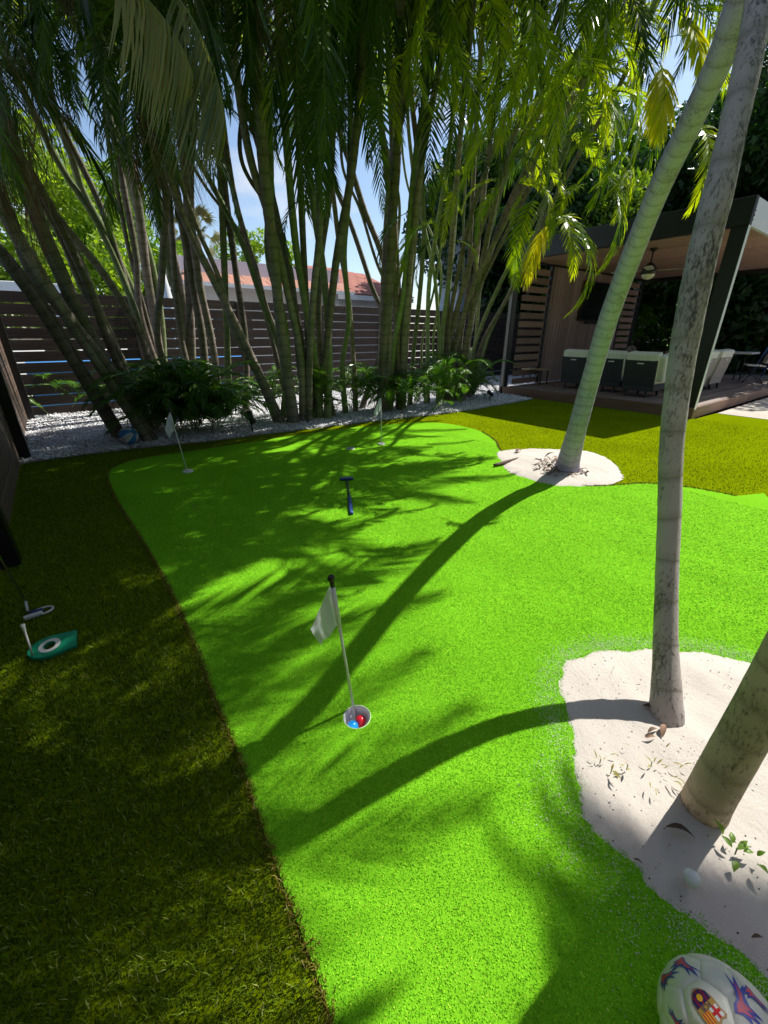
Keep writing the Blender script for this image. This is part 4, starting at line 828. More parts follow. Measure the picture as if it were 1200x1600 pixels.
# low hanging and lit fronds that show singly
for (a, d0, b_, d1, key, cl) in [
    ((255, -30), 3.6, (352, 190), 3.3, 'bronze', cl_mid), ((150, -60), 3.4, (300, 110), 3.3, 'bronze', cl_mid),
    ((470, -60), 6.0, (488, 330), 5.6, 'hang', cl_centre), ((400, -30), 6.0, (400, 190), 5.4, 'hang', cl_centre), ((560, -40), 6.0, (575, 190), 5.5, 'hang', cl_centre),
    ((690, 100), 6.3, (668, 330), 6.0, 'hang', cl_right), ((740, 130), 6.0, (770, 300), 5.6, 'hang', cl_far), ((735, 140), 6.2, (708, 290), 5.7, 'arch', cl_right),
    ((805, 20), 5.2, (860, 240), 4.8, 'hang', cl_far), ((1020, -30), 4.4, (1045, 150), 4.2, 'arch', cl_far), ((960, -40), 4.4, (905, 110), 4.0, 'hang', cl_far),
    ((1030, 95), 4.4, (1034, 216), 4.2, 'yellow', cl_far), ((1034, 98), 4.5, (1028, 210), 4.3, 'yellow', cl_far), ((1060, 20), 4.2, (1095, 110), 4.0, 'yellow', cl_far), ((1000, -20), 4.0, (1080, 40), 3.9, 'lit', cl_far), ((1040, 60), 4.2, (1085, 130), 4.1, 'lit', cl_far), ((920, 150), 5.5, (985, 300), 5.2, 'lit', cl_far), ((1080, 190), 5.2, (1082, 330), 5.0, 'lit', cl_far), ((905, 250), 6.6, (968, 340), 6.4, 'lit', cl_far),
    ((850, 330), 6.4, (885, 490), 6.2, 'lit', cl_far), ((840, 300), 6.5, (812, 450), 6.3, 'lit', cl_far), ((860, 340), 6.6, (825, 440), 6.4, 'yellow', cl_far),
    ((905, 250), 6.6, (940, 420), 6.4, 'lit', cl_far), ((700, 360), 7.2, (655, 450), 7.0, 'arch', cl_far), ((700, 380), 7.0, (745, 420), 6.8, 'lit', cl_far),
    ((1040, -20), 4.2, (1110, 60), 4.0, 'lit', cl_far), ((1000, 0), 4.3, (1060, 80), 4.2, 'lit', cl_far), ((1010, 30), 4.6, (960, 90), 4.3, 'lit', cl_far),
    ((790, 200), 6.0, (850, 300), 5.8, 'lit', cl_far), ((770, 250), 6.2, (720, 330), 6.0, 'lit', cl_far), ((640, 330), 6.8, (600, 430), 6.6, 'arch', cl_right),
    ((500, 300), 7.0, (460, 420), 6.8, 'arch', cl_centre), ((75, 250), 5.6, (95, 400), 5.4, 'dry', cl_left), ((70, 270), 5.6, (62, 420), 5.5, 'dry', cl_left),
    ((30, 150), 5.2, (10, 330), 5.0, 'dry', cl_left), ((100, 150), 5.0, (110, 260), 4.9, 'dry', cl_left), ((240, 80), 4.5, (250, 290), 4.4, 'dry', cl_mid), ((290, 120), 4.5, (305, 300), 4.4, 'dry', cl_mid),
    ((130, 20), 5.0, (90, 240), 4.8, 'hang', cl_left), ((60, -40), 4.8, (10, 190), 4.6, 'hang', cl_left), ((330, 60), 5.5, (350, 240), 5.2, 'arch', cl_mid)]:
    aim_frond(cl, key, AT(*a, d0), AT(*b_, d1))

# the curtain of hanging fronds that fills the top of the view
rc = random.Random(21)
def low_limit(x):
    if 95 < x < 170: return 190
    if 320 < x < 400: return 230
    if 170 <= x <= 320: return 260
    if 640 < x < 700: return 190
    return 330
for k in range(150):
    px = rc.uniform(-20, 960); py = rc.uniform(-170, 130); d_ = rc.uniform(4.3, 7.6); ln = rc.uniform(120, 250) * 6 / d_ * 0.9; x1 = px + rc.uniform(-70, 70); y1 = min(py + ln, low_limit(x1) + rc.uniform(-20, 20))
    if y1 - py < 60: continue
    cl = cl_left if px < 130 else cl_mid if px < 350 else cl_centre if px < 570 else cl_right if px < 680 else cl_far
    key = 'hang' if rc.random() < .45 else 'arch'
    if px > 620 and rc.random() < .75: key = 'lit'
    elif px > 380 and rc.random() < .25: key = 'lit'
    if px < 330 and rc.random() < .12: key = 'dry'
    aim_frond(cl, key, AT(px, py, d_), AT(x1, y1, d_ - rc.uniform(-.3, .7)), roll=rc.uniform(-.3, .3))
for k in range(46):
    px = rc.uniform(660, 960); py = rc.uniform(60, 380); d_ = rc.uniform(5.8, 8.0)
    if px > 880 and py > 300: continue
    a = rc.uniform(-2.6, .6) ; l_ = rc.uniform(60, 120); aim_frond(cl_far, 'lit' if rc.random() < .75 else 'arch', AT(px, py, d_), AT(px + rc.uniform(-80, 80), py + rc.uniform(30, 110), d_ - rc.uniform(-.4, .6)), roll=rc.uniform(-.4, .4))
# shrubs of young palm fronds at the foot of the clumps
def bush(label, px, py, n, s, spread, z=0.0, key='bush', lift=0.0):
    p = G(px, py); t = thing('palm_shrub', label, 'palm shrub', (p.x, p.y, 0), 0, 'young palm fronds at the foot of the clumps')
    for k in range(n):
        a = random.uniform(0, 6.283); r = spread * math.sqrt(random.random())
        q = Vector((p.x + r * math.cos(a), p.y + r * math.sin(a) * 0.7, lift * random.random()))
        put_frond(t, key, q, random.uniform(0, 6.283), R(random.uniform(-18, 22)), s * random.uniform(0.7, 1.25), R(random.uniform(-15, 15)))
    return t
bush('large dark green palm shrub behind the left white flag', 300, 676, 110, 1.15, 0.5, lift=0.35)
bush('small palm shrub at the foot of the central clump', 425, 655, 16, 0.75, 0.25, lift=.5)
bush('palm shrub in front of the central clump stalks', 500, 655, 20, 0.8, 0.3, lift=.5)
bush('palm shrub directly behind the middle white flag', 570, 645, 30, 0.85, 0.5, lift=.5)
bush('palm shrub under the dark clump right of the middle flag', 625, 645, 26, 0.85, 0.42, lift=.5)
bush('bright green palm shrub under the rightmost clump', 690, 640, 36, 0.85, 0.5, lift=.6)
bush('pale fresh palm shrub nearest the black spotlight', 728, 625, 30, 0.9, 0.4, lift=.6)
bush('sparse palm shrub against the left corner of the fence', 95, 648, 9, 0.9, 0.5, lift=.4)
bush('small palm shrub low behind the basketball', 225, 640, 12, 0.7, 0.3, lift=.7)

# ------------------------------------------------------------------ broadleaf trees and hedge beyond
def leaf_cloud(centres, radii, n, size):
    V = []; 
    cs = np.array(centres); rs = np.array(radii); w_ = rs ** 2; w_ /= w_.sum(); idx = RNG.choice(len(cs), n, p=w_)
    u = RNG.normal(size=(n, 3)); u /= np.linalg.norm(u, axis=1)[:, None]; rad = rs[idx] * RNG.uniform(0.45, 1.05, n) ** 0.6
    c_ = cs[idx] + u * rad[:, None] * np.array([1, 1, 0.8]); a = RNG.normal(size=(n, 3)); a /= np.linalg.norm(a, axis=1)[:, None]
    b = np.cross(a, RNG.normal(size=(n, 3))); b /= np.linalg.norm(b, axis=1)[:, None]; s = size * RNG.uniform(0.6, 1.3, n)[:, None]
    V = np.stack([c_ - a * s, c_ - b * s * 0.42, c_ + a * s, c_ + b * s * 0.42], 1).reshape(-1, 3)
    return np_mesh('leaf_cloud', V, np.arange(4 * n).reshape(-1, 4))
def tree(label, x, y, h, cr, n_blob, n_leaf, size, mt, low=0.45, group='trees beyond the fence'):
    t = thing('broadleaf_tree', label, 'tree', (x, y, 0), 0, group); cs = []; rs = []
    for k in range(n_blob):
        a = random.uniform(0, 6.283); rr = cr * math.sqrt(random.random()); z = h * (low + (1 - low) * random.random()) ; rr *= max(0.35, 1 - abs(z / h - 0.65))
        cs.append((rr * math.cos(a), rr * math.sin(a), z)); rs.append(cr * random.uniform(0.16, 0.34))
    add('trunk', tube('tree_trunk', [(0, 0, 0), (0.15, 0.1, h * .25), (0, 0.2, h * .5)], [cr * .10, cr * .08, cr * .05], 0.4, 10), M['bark'], t)
    for k in range(6):
        q = Vector(cs[k]); add('limb', tube('tree_limb', [(0.05, 0.1, h * .3), (q.x * .4, q.y * .4, (h * .3 + q.z) / 2), q], [cr * .05, cr * .035, cr * .012], 0.4, 6), M['bark'], t)
    add('crown', leaf_cloud(cs, rs, n_leaf, size), M[mt], t); return t
def tree_at(label, px, Y, h, cr, *a, **k): p = ONY(px, 480, Y); return tree(label, p.x, Y, h, cr, *a, **k)
tree_at('bright green broadleaf tree behind the left end of the fence', 60, 17, 6.0, 3.2, 46, 17000, 0.11, 'leaf_tree', low=0.25)
tree_at('bright green broadleaf tree just left of the folded umbrella', 190, 18, 5.6, 2.6, 40, 14000, 0.11, 'leaf_tree', low=0.3)
tree_at('small bright tree standing behind the lilac roof edge', 415, 27, 6.6, 2.6, 30, 9000, 0.12, 'leaf_tree', low=0.4)
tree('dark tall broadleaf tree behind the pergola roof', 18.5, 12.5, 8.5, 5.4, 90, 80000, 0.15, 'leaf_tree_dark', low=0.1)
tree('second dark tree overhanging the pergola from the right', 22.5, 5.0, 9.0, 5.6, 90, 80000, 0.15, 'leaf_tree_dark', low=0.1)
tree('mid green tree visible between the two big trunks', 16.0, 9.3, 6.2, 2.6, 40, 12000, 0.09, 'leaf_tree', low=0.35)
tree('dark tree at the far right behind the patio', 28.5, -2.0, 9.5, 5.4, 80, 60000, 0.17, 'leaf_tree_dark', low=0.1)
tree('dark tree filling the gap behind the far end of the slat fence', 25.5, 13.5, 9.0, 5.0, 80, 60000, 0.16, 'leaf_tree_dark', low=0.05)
def hedge(label, x0, x1, y0, y1, h, n, size, mt):
    t = thing('hedge', label, 'hedge', ((x0 + x1) / 2, (y0 + y1) / 2, 0), 0); cs = []; rs = []
    for k in range(46): cs.append((random.uniform(x0, x1) - (x0 + x1) / 2, random.uniform(y0, y1) - (y0 + y1) / 2, random.uniform(0.2, h))); rs.append(random.uniform(.3, .6))
    add('foliage', leaf_cloud(cs, rs, n, size), M[mt], t); return t
hedge('low green hedge along the far fence behind the white table', 24.5, 26.4, -3, 9, 1.3, 16000, 0.09, 'leaf_bush')
hedge('tall dark hedge along the back fence right of the deck', 16.5, 26.5, 9.0, 9.8, 2.6, 16000, 0.09, 'leaf_bush')
hedge('leafy plants right behind the slat screen of the deck', 15.9, 17.5, 8.2, 9.6, 1.9, 7000, 0.07, 'leaf_bush')
# distant fan palm between the stalks
sp_ = ONY(322, 470, 22); sb = thing('fan_palm', 'distant olive fan palm above the lilac roof edge', 'palm tree', (sp_.x, 22, 0))
zc_ = ONY(322, 368, 22).z
add('trunk', tube('fan_palm_trunk', [(0, 0, 0), (0.1, 0, zc_ * .6), (0, 0, zc_)], [.2, .16, .14], .3, 10), M['bark'], sb)
M['leaf_olive'] = leaf_mat('leaf_olive', (0.10, 0.11, 0.03), (0.25, 0.24, 0.09), 0.4, (1.6, 1.5, 0.7))
V = []; F = []
for q in range(26):
    az = q * 2.399; el = R(random.uniform(-50, 70)); dd = Vector((math.cos(az) * math.cos(el), math.sin(az) * math.cos(el), math.sin(el))); c_ = dd * 0.7
    s1 = dd.orthogonal().normalized(); s2 = dd.cross(s1)
    for k in range(22):
        a = R(-75 + 150 * k / 21); v = (dd * math.cos(a) + s1 * math.sin(a)) * random.uniform(.6, .8); v2 = c_ + v + Vector((0, 0, -.2)); i0 = len(V)
        V += [c_, c_ + v * .5 + s1 * .03, v2, c_ + v * .5 - s1 * .03]; F.append((i0, i0 + 1, i0 + 2, i0 + 3))
add('fronds', mesh_from('fan_palm_fronds', V, F), M['leaf_olive'], sb, (0, 0, zc_))
# ------------------------------------------------------------------ golf things
RT_ = Vector((sA, -cA, 0)); FW_ = Vector((cA, sA, 0)); UP_ = Vector((0, 0, 1))
M['cloth'] = leaf_mat('flag_cloth', (0.92, 0.88, 0.97), (0.93, 0.90, 0.98), 0.6, (1, 1, 1), 0.8, island=False)
M['cup'] = simple('cup_plastic', (0.72, 0.72, 0.72), 0.4, 0.03)
def flag_stick(label, foot, top, cs=1.0, zfoot=-0.08, disc=True, side=-1.0):
    t = thing('golf_flag', label, 'golf flag', (foot.x, foot.y, 0.0), 0, 'white practice green flags'); f = Vector((0, 0, zfoot)); tp = top - t.location; ax = (tp - f).normalized()
    add('pole', tube('flag_pole', [f, tp], 0.0055, sides=10), M['white'], t)
    add('sleeve', tube('flag_sleeve', [tp - ax * 0.155 * cs, tp - ax * 0.012], 0.0085, sides=12), M['cloth'], t)
    bm = bmesh.new(); bmesh.ops.create_uvsphere(bm, u_segments=14, v_segments=10, radius=0.0135); add('finial', bm_mesh('flag_finial', bm, True), M['post_dark'], t, tp + ax * 0.004)
    add('finial_neck', tube('flag_neck', [tp - ax * 0.03, tp], 0.009, sides=10), M['post_dark'], t)
    nu, nv = 14, 16; V = []; F = []
    for i in range(nu + 1):
        u = i / nu
        for j in range(nv + 1):
            v = j / nv; b = tp - ax * (0.015 + 0.14 * cs * u)
            o_ = RT_ * side * (0.072 - 0.016 * u) * cs * v ** 0.9 - UP_ * (0.165 - 0.09 * u) * cs * v + FW_ * (0.014 * math.sin(7.5 * v + 2.2 * u) * v * cs + 0.008 * math.sin(13 * v * (1 - .4 * u)))
            V.append(b + o_)
    for i in range(nu):
        for j in range(nv): a = i * (nv + 1) + j; F.append((a, a + 1, a + nv + 2, a + nv + 1))
    add('flag', mesh_from('flag_cloth', V, F, True), M['cloth'], t); return t
f0 = G(556, 1128, -0.075)
flag_stick('white flag on the near pole, standing in the open cup with two balls', f0, AT(518, 905, math.hypot(f0.x, f0.y) - 0.005), 1.3, -0.075)
f1 = G(293, 738); flag_stick('white flag on the left pole, leaning in front of the big shrub', f1, AT(264, 640, math.hypot(f1.x, f1.y)), 1.35, 0.0)
f2 = G(596.5, 695); flag_stick('white flag on the farthest pole in the middle, before the dark clump', f2, AT(594.5, 618, math.hypot(f2.x, f2.y)), 1.25, 0.0)
def cup(label, c, r, depth):
    t = thing('golf_cup', label, 'golf cup', (c.x, c.y, 0.0), 0, 'cups in the putting green')
    add('liner', lathe('cup_liner', [(0.0, -depth), (r * 0.98, -depth), (r, 0.006), (r + 0.003, 0.0095), (r + 0.0045, 0.006), (r + 0.003, -0.01)], 36), M['cup'], t); return t
cup('open white cup under the near flag holding a red and a blue ball', CUP, 0.0515, 0.085)
def rim(label, c, r):
    t = thing('golf_cup', label, 'golf cup', (c.x, c.y, 0.0), 0, 'cups in the putting green')
    add('rim', lathe('cup_rim', [(0.0, 0.016), (r * .55, 0.017), (r, 0.022), (r + .004, 0.012), (r + .004, 0.006)], 28), M['cup'], t); return t
rim('white cup disc at the foot of the left flag', G(294, 738), 0.052); rim('white cup disc at the foot of the middle flag', G(596, 695), 0.05)
c_ = G(548, 702); t = thing('golf_cup', 'empty dark cup without a flag near the far edge of the green', 'golf cup', (c_.x, c_.y, 0.0), 0, 'cups in the putting green')
add('rim', lathe('cup_ring', [(0.045, 0.013), (0.052, 0.018), (0.056, 0.012), (0.056, 0.008)], 28), M['cup'], t); add('dark_disc', lathe('cup_dark_disc', [(0, 0.011), (0.047, 0.0115)], 28), M['post_dark'], t)  # flat dark disc stands in for the shade inside the cup
def ball(name, label, cat, c, r, m, grp=None):
    bm = bmesh.new(); bmesh.ops.create_icosphere(bm, subdivisions=4, radius=r)
    o = add(name, bm_mesh(name, bm, True), m, None, c); tag(o, label, cat, grp); return o
M['red'] = simple('red_ball_paint', (0.75, 0.015, 0.03), 0.25, 0.03); M['blue'] = simple('blue_ball_paint', (0.01, 0.33, 0.85), 0.25, 0.03)
ball('golf_ball', 'red ball lying in the near cup', 'ball', CUP + FW_ * 0.019 + RT_ * 0.012 + UP_ * -0.040, 0.0225, M['red'])
ball('golf_ball', 'bright blue ball lying in the near cup', 'ball', CUP - FW_ * 0.011 - RT_ * 0.018 + UP_ * -0.034, 0.0225, M['blue'])
m, N, L, b = mat('golf_white'); b.inputs['Base Color'].default_value = (0.75, 0.78, 0.82, 1); b.inputs['Roughness'].default_value = 0.35
v = N.new('ShaderNodeTexVoronoi'); v.inputs['Scale'].default_value = 240; t_ = N.new('ShaderNodeTexCoord'); L.new(t_.outputs['Object'], v.inputs[0]); bp = N.new('ShaderNodeBump'); bp.inputs['Strength'].default_value = .5; bp.inputs['Distance'].default_value = .002; L.new(v.outputs['Distance'], bp.inputs['Height']); L.new(bp.outputs[0], b.inputs['Normal'])
q = G(1077, 1380, 0.03); ball('golf_ball', 'white ball lying alone on the sand by the thick trunk', 'ball', q + UP_ * 0.024, 0.0205, m)

# blue putter lying on the green
M['blue_grip'] = simple('blue_grip', (0.02, 0.07, 0.28), 0.5, 0.1); M['black_shaft'] = simple('black_shaft', (0.015, 0.015, 0.02), 0.3, 0.1); M['navy'] = simple('navy_head', (0.02, 0.045, 0.16), 0.35, 0.1)
g0, g1 = G(549, 803, .02), G(546, 775, .02); s1 = G(542.5, 753, .018); hd = G(541.5, 748.5, .02)
pt = thing('putter', 'blue and black putter lying flat on the green beyond the near flag', 'putter', (g0.x, g0.y, 0)); lo = lambda p: p - pt.location
add('grip', tube('putter_grip', [lo(g0), lo(g0.lerp(g1, .5)), lo(g1)], [0.017, 0.019, 0.012], 0.03, 12), M['blue_grip'], pt)
add('shaft', tube('putter_shaft', [lo(g1), lo(s1), lo(hd)], [0.009, 0.0075, 0.0075], 0.1, 8), M['black_shaft'], pt)
hb = lo(hd) + Vector((0, 0, .004)); hm = box_me('putter_head', (0.14, 0.055, 0.028), 0.009, smooth=False)
add('head', hm, M['navy'], pt, hb, (0, 0, math.atan2(RT_.y, RT_.x) + R(6)))
# silver putter leaning on the left fence
hd = G(47, 958, .012); ph = ONX(0, 871, -0.46); dirn = (ph - (G(42, 949, .03))).normalized()
pt = thing('putter', 'silver putter with white mallet head leaning on the left fence', 'putter', (hd.x, hd.y, 0)); lo = lambda p: p - pt.location
M['steel'] = simple('steel', (0.6, 0.6, 0.56), 0.18, 0.05, metal=1.0)
nk = G(43, 955, .02); nk2 = G(40, 940, .055)
add('hosel', tube('putter_hosel', [lo(nk), lo(nk2)], 0.0065, sides=10), M['white'], pt)
add('shaft', tube('putter_shaft', [lo(nk2), lo(nk2 + (ph - nk2).normalized() * .62)], [0.0048, 0.0055], sides=10), M['steel'], pt)
e_ = nk2 + (ph - nk2).normalized() * .62; add('grip', tube('putter_grip', [lo(e_), lo(e_ + (ph - nk2).normalized() * .26)], [0.011, 0.014], sides=12), M['post_dark'], pt)
ang = math.atan2((G(76, 950) - G(38, 962)).y, (G(76, 950) - G(38, 962)).x)
hl = (G(76, 950) - G(36, 961)).length
add('face_bar', box_me('putter_face', (hl * 0.74, 0.022, 0.026), 0.006), M['white'], pt, lo(G(52, 962, .016)), (0, 0, ang))
add('centre_plate', box_me('putter_plate', (hl * 0.52, 0.05, 0.014), 0.004), M['navy'], pt, lo(G(57, 956, .016)), (0, 0, ang + R(8)))
rg = []
for k in range(25): a = R(-100 + 230 * k / 24); rg.append(Vector((0.032 * math.cos(a) * 1.3, 0.034 * math.sin(a), 0)))
hm_ = tube('putter_wing', rg, [0.006] * 25, 0.02, 8); add('rear_wing', hm_, M['white'], pt, lo(G(68, 954, .018)), (0, 0, ang))
# green practice cup mat with its little white pole
A_ = G(56, 1023); B_ = G(122, 1002); Lm = (B_ - A_).length; am = math.atan2((B_ - A_).y, (B_ - A_).x); hw = (G(122, 990) - G(122, 1014)).length / 2
mt_ = thing('practice_cup', 'green plastic practice cup with a white ring on the dark turf', 'practice cup', (A_.x, A_.y, 0.0), am)
M['green_pl'] = simple('green_plastic', (0.010, 0.30, 0.15), 0.4, 0.05)
outl = [(0.06 + (0.085) * math.cos(a) - 0.0, hw * 1.25 * math.sin(a)) for a in [R(90 + 180 * k / 16) for k in range(17)]] + [(Lm, -hw), (Lm, hw)]
ph_, pw_ = Lm * 0.42, Lm * .155
hole = [(Lm * 0.36 + Lm * .13 * math.cos(a), hw * .42 * math.sin(a)) for a in [2 * math.pi * k / 24 for k in range(24)]]
bm = bmesh.new(); o_ = [bm.verts.new((x, y, 0.026)) for x, y in outl]; h_ = [bm.verts.new((x, y, 0.026)) for x, y in hole]
for ring_ in (o_, h_):
    for i in range(len(ring_)): bm.edges.new((ring_[i], ring_[(i + 1) % len(ring_)]))
bmesh.ops.triangle_fill(bm, use_beauty=True, edges=bm.edges[:]); g_ = bmesh.ops.extrude_face_region(bm, geom=bm.faces[:])
for v in g_['geom']:
    if isinstance(v, bmesh.types.BMVert): v.co.z -= 0.014
bmesh.ops.recalc_face_normals(bm, faces=bm.faces[:]); add('base_plate', bm_mesh('mat_plate', bm), M['green_pl'], mt_)
rgm = bmesh.new(); ro = [rgm.verts.new((Lm * .36 + Lm * .26 * math.cos(a), hw * .80 * math.sin(a), .0285)) for a in [2 * math.pi * k / 40 for k in range(40)]]; ri = [rgm.verts.new((Lm * .36 + Lm * .145 * math.cos(a), hw * .46 * math.sin(a), .0285)) for a in [2 * math.pi * k / 40 for k in range(40)]]
for k in range(40): rgm.faces.new((ro[k], ro[(k + 1) % 40], ri[(k + 1) % 40], ri[k]))
add('white_ring', bm_mesh('mat_ring', rgm), M['white'], mt_)
Rm = Matrix.Rotation(-am, 3, 'Z'); pb_ = G(51, 1024, .03); ptp = AT(35, 976, math.hypot(pb_.x, pb_.y) + 0.01)
q0, q1 = Rm @ (pb_ - mt_.location), Rm @ (ptp - mt_.location)
add('pole', tube('mat_pole', [q0, q0.lerp(q1, .75), q1], [0.004, 0.005, 0.009], 0.05, 10), M['white'], mt_)

# ------------------------------------------------------------------ footballs
M['ball_white'] = simple('ball_cream', (0.66, 0.66, 0.58), 0.45, 0.04, 20, 0.08, 300)
M['ball_blue'] = simple('ball_blue', (0.03, 0.05, 0.40), 0.4, 0.15, 30); M['ball_red'] = simple('ball_red', (0.60, 0.03, 0.10), 0.4, 0.15, 30)
M['b_navy'] = simple('crest_navy', (0.02, 0.02, 0.12), 0.4, 0.05); M['b_maroon'] = simple('crest_maroon', (0.22, 0.01, 0.05), 0.4, 0.05); M['b_gold'] = simple('crest_gold', (0.50, 0.30, 0.06), 0.4, 0.05)
M['b_yellow'] = simple('crest_yellow', (0.80, 0.42, 0.02), 0.4, 0.05); M['b_red'] = simple('crest_red', (0.60, 0.02, 0.02), 0.4, 0.05); M['b_tan'] = simple('crest_tan', (0.42, 0.28, 0.16), 0.4, 0.05)
BR = 0.11; BC = G(1100, 1652, 0.0) + UP_ * 0.12
BC = Vector(BALLPOS) if 'BALLPOS' in globals() else BC
sb_ = thing('soccer_ball', 'white soccer ball with blue and red prints and a club crest in the corner', 'soccer ball', BC)
phi = (1 + 5 ** .5) / 2; ico = [Vector(p).normalized() for p in [(-1, phi, 0), (1, phi, 0), (-1, -phi, 0), (1, -phi, 0), (0, -1, phi), (0, 1, phi), (0, -1, -phi), (0, 1, -phi), (phi, 0, -1), (phi, 0, 1), (-phi, 0, -1), (-phi, 0, 1)]]
icf = [(0, 11, 5), (0, 5, 1), (0, 1, 7), (0, 7, 10), (0, 10, 11), (1, 5, 9), (5, 11, 4), (11, 10, 2), (10, 7, 6), (7, 1, 8), (3, 9, 4), (3, 4, 2), (3, 2, 6), (3, 6, 8), (3, 8, 9), (4, 9, 5), (2, 4, 11), (6, 2, 10), (8, 6, 7), (9, 8, 1)]
def third(a, b): return ico[a] * 2 / 3 + ico[b] / 3
faces_ = [[third(a, b), third(b, a), third(b, c), third(c, b), third(c, a), third(a, c)] for a, b, c in icf]
for v_ in range(12):
    nb2 = sorted({w_ for f in icf if v_ in f for w_ in f if w_ != v_}); n_ = ico[v_]; e1 = n_.orthogonal().normalized(); e2 = n_.cross(e1)
    nb2.sort(key=lambda w_: math.atan2(ico[w_].dot(e2), ico[w_].dot(e1))); faces_.append([third(v_, w_) for w_ in nb2])
tocam = (E0 - BC).normalized()
crest_dir = (AT(1104, 1573, 1) * 0 + ray(1104, 1573)).normalized()
# the panel with the crest: where the sight line to the crest meets the ball
oc = E0 - BC; bq = oc.dot(crest_dir); disc_ = bq * bq - (oc.dot(oc) - BR * BR)
hitp = (E0 + crest_dir * (-bq - math.sqrt(max(0, disc_))) - BC).normalized()
# turn the ball so that one six sided panel carries the crest
fc = sum(faces_[0], Vector()) / 6; rotq = fc.normalized().rotation_difference(hitp)
twist = Quaternion(hitp, R(12)); RQ = twist @ rotq
for fa in faces_:
    fa = [(RQ @ p) for p in fa]; cen = sum(fa, Vector()) / len(fa); nrm = cen.normalized()
    if (fa[1] - fa[0]).cross(fa[2] - fa[0]).dot(nrm) < 0: fa = fa[::-1]
    bd = []
    for i in range(len(fa)):
        for k in range(5): bd.append(fa[i].lerp(fa[(i + 1) % len(fa)], k / 5))
    V = [nrm * BR]; F = []; nb3 = len(bd); T = [0.25, 0.5, 0.7, 0.85, 0.94, 0.985, 1.0]
    for t_ in T:
        for p in bd: V.append((cen.lerp(p, t_)).normalized() * BR * (1 - 0.030 * max(0, (t_ - 0.72) / 0.28) ** 2.4))
    for k in range(nb3): F.append((0, 1 + k, 1 + (k + 1) % nb3))
    for r_ in range(len(T) - 1):
        for k in range(nb3): F.append((1 + r_ * nb3 + k, 1 + (r_ + 1) * nb3 + k, 1 + (r_ + 1) * nb3 + (k + 1) % nb3, 1 + r_ * nb3 + (k + 1) % nb3))
    add('panel', mesh_from('ball_panel', V, F, True), M['ball_white'], sb_)
def decal(name, poly_or_mesh, n_, upv, off, m, parent=sb_, rad=BR, lift=0.0008):
    e2 = (upv - n_ * upv.dot(n_)).normalized(); e1 = e2.cross(n_)
    bm = bmesh.new()
    if isinstance(poly_or_mesh, list):
        vs = [bm.verts.new((x, y, 0)) for x, y in poly_or_mesh]
        f = bm.faces.new(vs); bmesh.ops.triangulate(bm, faces=[f])
    else: bm.from_mesh(poly_or_mesh)
    for _ in range(4):
        es = [e for e in bm.edges if e.calc_length() > 0.008]
        if not es: break
        bmesh.ops.subdivide_edges(bm, edges=es, cuts=1); bmesh.ops.triangulate(bm, faces=bm.faces[:])
    for v in bm.verts:
        u = v.co; v.co = (n_ * rad + e1 * (u.x + off[0]) + e2 * (u.y + off[1])).normalized() * (rad + lift)
    return add(name, bm_mesh('ball_' + name, bm, True), m, parent)
# crest frame: its top points down and right in our view
imr = RT_; cup_v = (RT_ * 0.5 - UP_ * 0.35 - FW_ * 0.75).normalized()
def arc(cx, cy, r, a0, a1, n): return [(cx + r * math.cos(R(a0 + (a1 - a0) * k / n)), cy + r * math.sin(R(a0 + (a1 - a0) * k / n))) for k in range(n + 1)]
S_ = 0.0215
def sc2(p, s=S_): return [(x * s, y * s) for x, y in p]
outer_ = [(-1, .95), (-.75, 1.12), (-.45, 1.0), (0, 1.2), (.45, 1.0), (.75, 1.12), (1, .95), (.88, .5), (.88, -.2), (.72, -.75), (.4, -1.12), (0, -1.3), (-.4, -1.12), (-.72, -.75), (-.88, -.2), (-.88, .5)]
CR = decal('crest', sc2([(x * 1.1, y * 1.07) for x, y in outer_]), hitp, cup_v, (0, 0), M['b_tan'], lift=.0005)
def dcr(*a, **k): return decal(*a, parent=CR, **k)
dcr('crest_field', sc2([(x * 0.97, y * 0.97) for x, y in outer_]), hitp, cup_v, (0, 0), M['b_gold'], lift=.0008)
dcr('crest_quarter', sc2([(-.9, .9), (-.72, 1.0), (-.45, .92), (-.04, 1.05), (-.04, .18), (-.80, .18), (-.80, .5)]), hitp, cup_v, (0, 0), M['white'], lift=.0011)
dcr('crest_cross', sc2([(-.82, .68), (-.04, .68), (-.04, .46), (-.82, .46)]), hitp, cup_v, (0, 0), M['b_red'], lift=.0014)
dcr('crest_cross', sc2([(-.55, .97), (-.33, .95), (-.33, .18), (-.55, .18)]), hitp, cup_v, (0, 0), M['b_red'], lift=.0017)
for k in range(7):
    x0 = .02 + .118 * k; dcr('crest_stripe', sc2([(x0, .94), (x0 + .118, .94), (x0 + .118, .18), (x0, .18)]), hitp, cup_v, (0, 0), M['b_yellow'] if k % 2 == 0 else M['b_red'], lift=.0011)
for k in range(7):
    x0 = -.77 + .22 * k; lo_ = lambda x: -1.18 + 0.55 * abs(x) ** 2.2 * 1.5
    dcr('crest_stripe', sc2([(x0, -.2), (x0 + .22, -.2), (x0 + .22, lo_(x0 + .22)), (x0, lo_(x0))]), hitp, cup_v, (0, 0), M['b_navy'] if k % 2 == 0 else M['b_maroon'], lift=.0011)
dcr('crest_ball', sc2(arc(0, -.62, .25, 0, 345, 23)), hitp, cup_v, (0, 0), M['b_yellow'], lift=.0015)
tcu = bpy.data.curves.new('crest_text', 'FONT'); tcu.body = 'FCB'; tcu.size = 0.42 * S_ * 1.25; tcu.align_x = 'CENTER'; tcu.align_y = 'CENTER'; to = bpy.data.objects.new('crest_text', tcu)
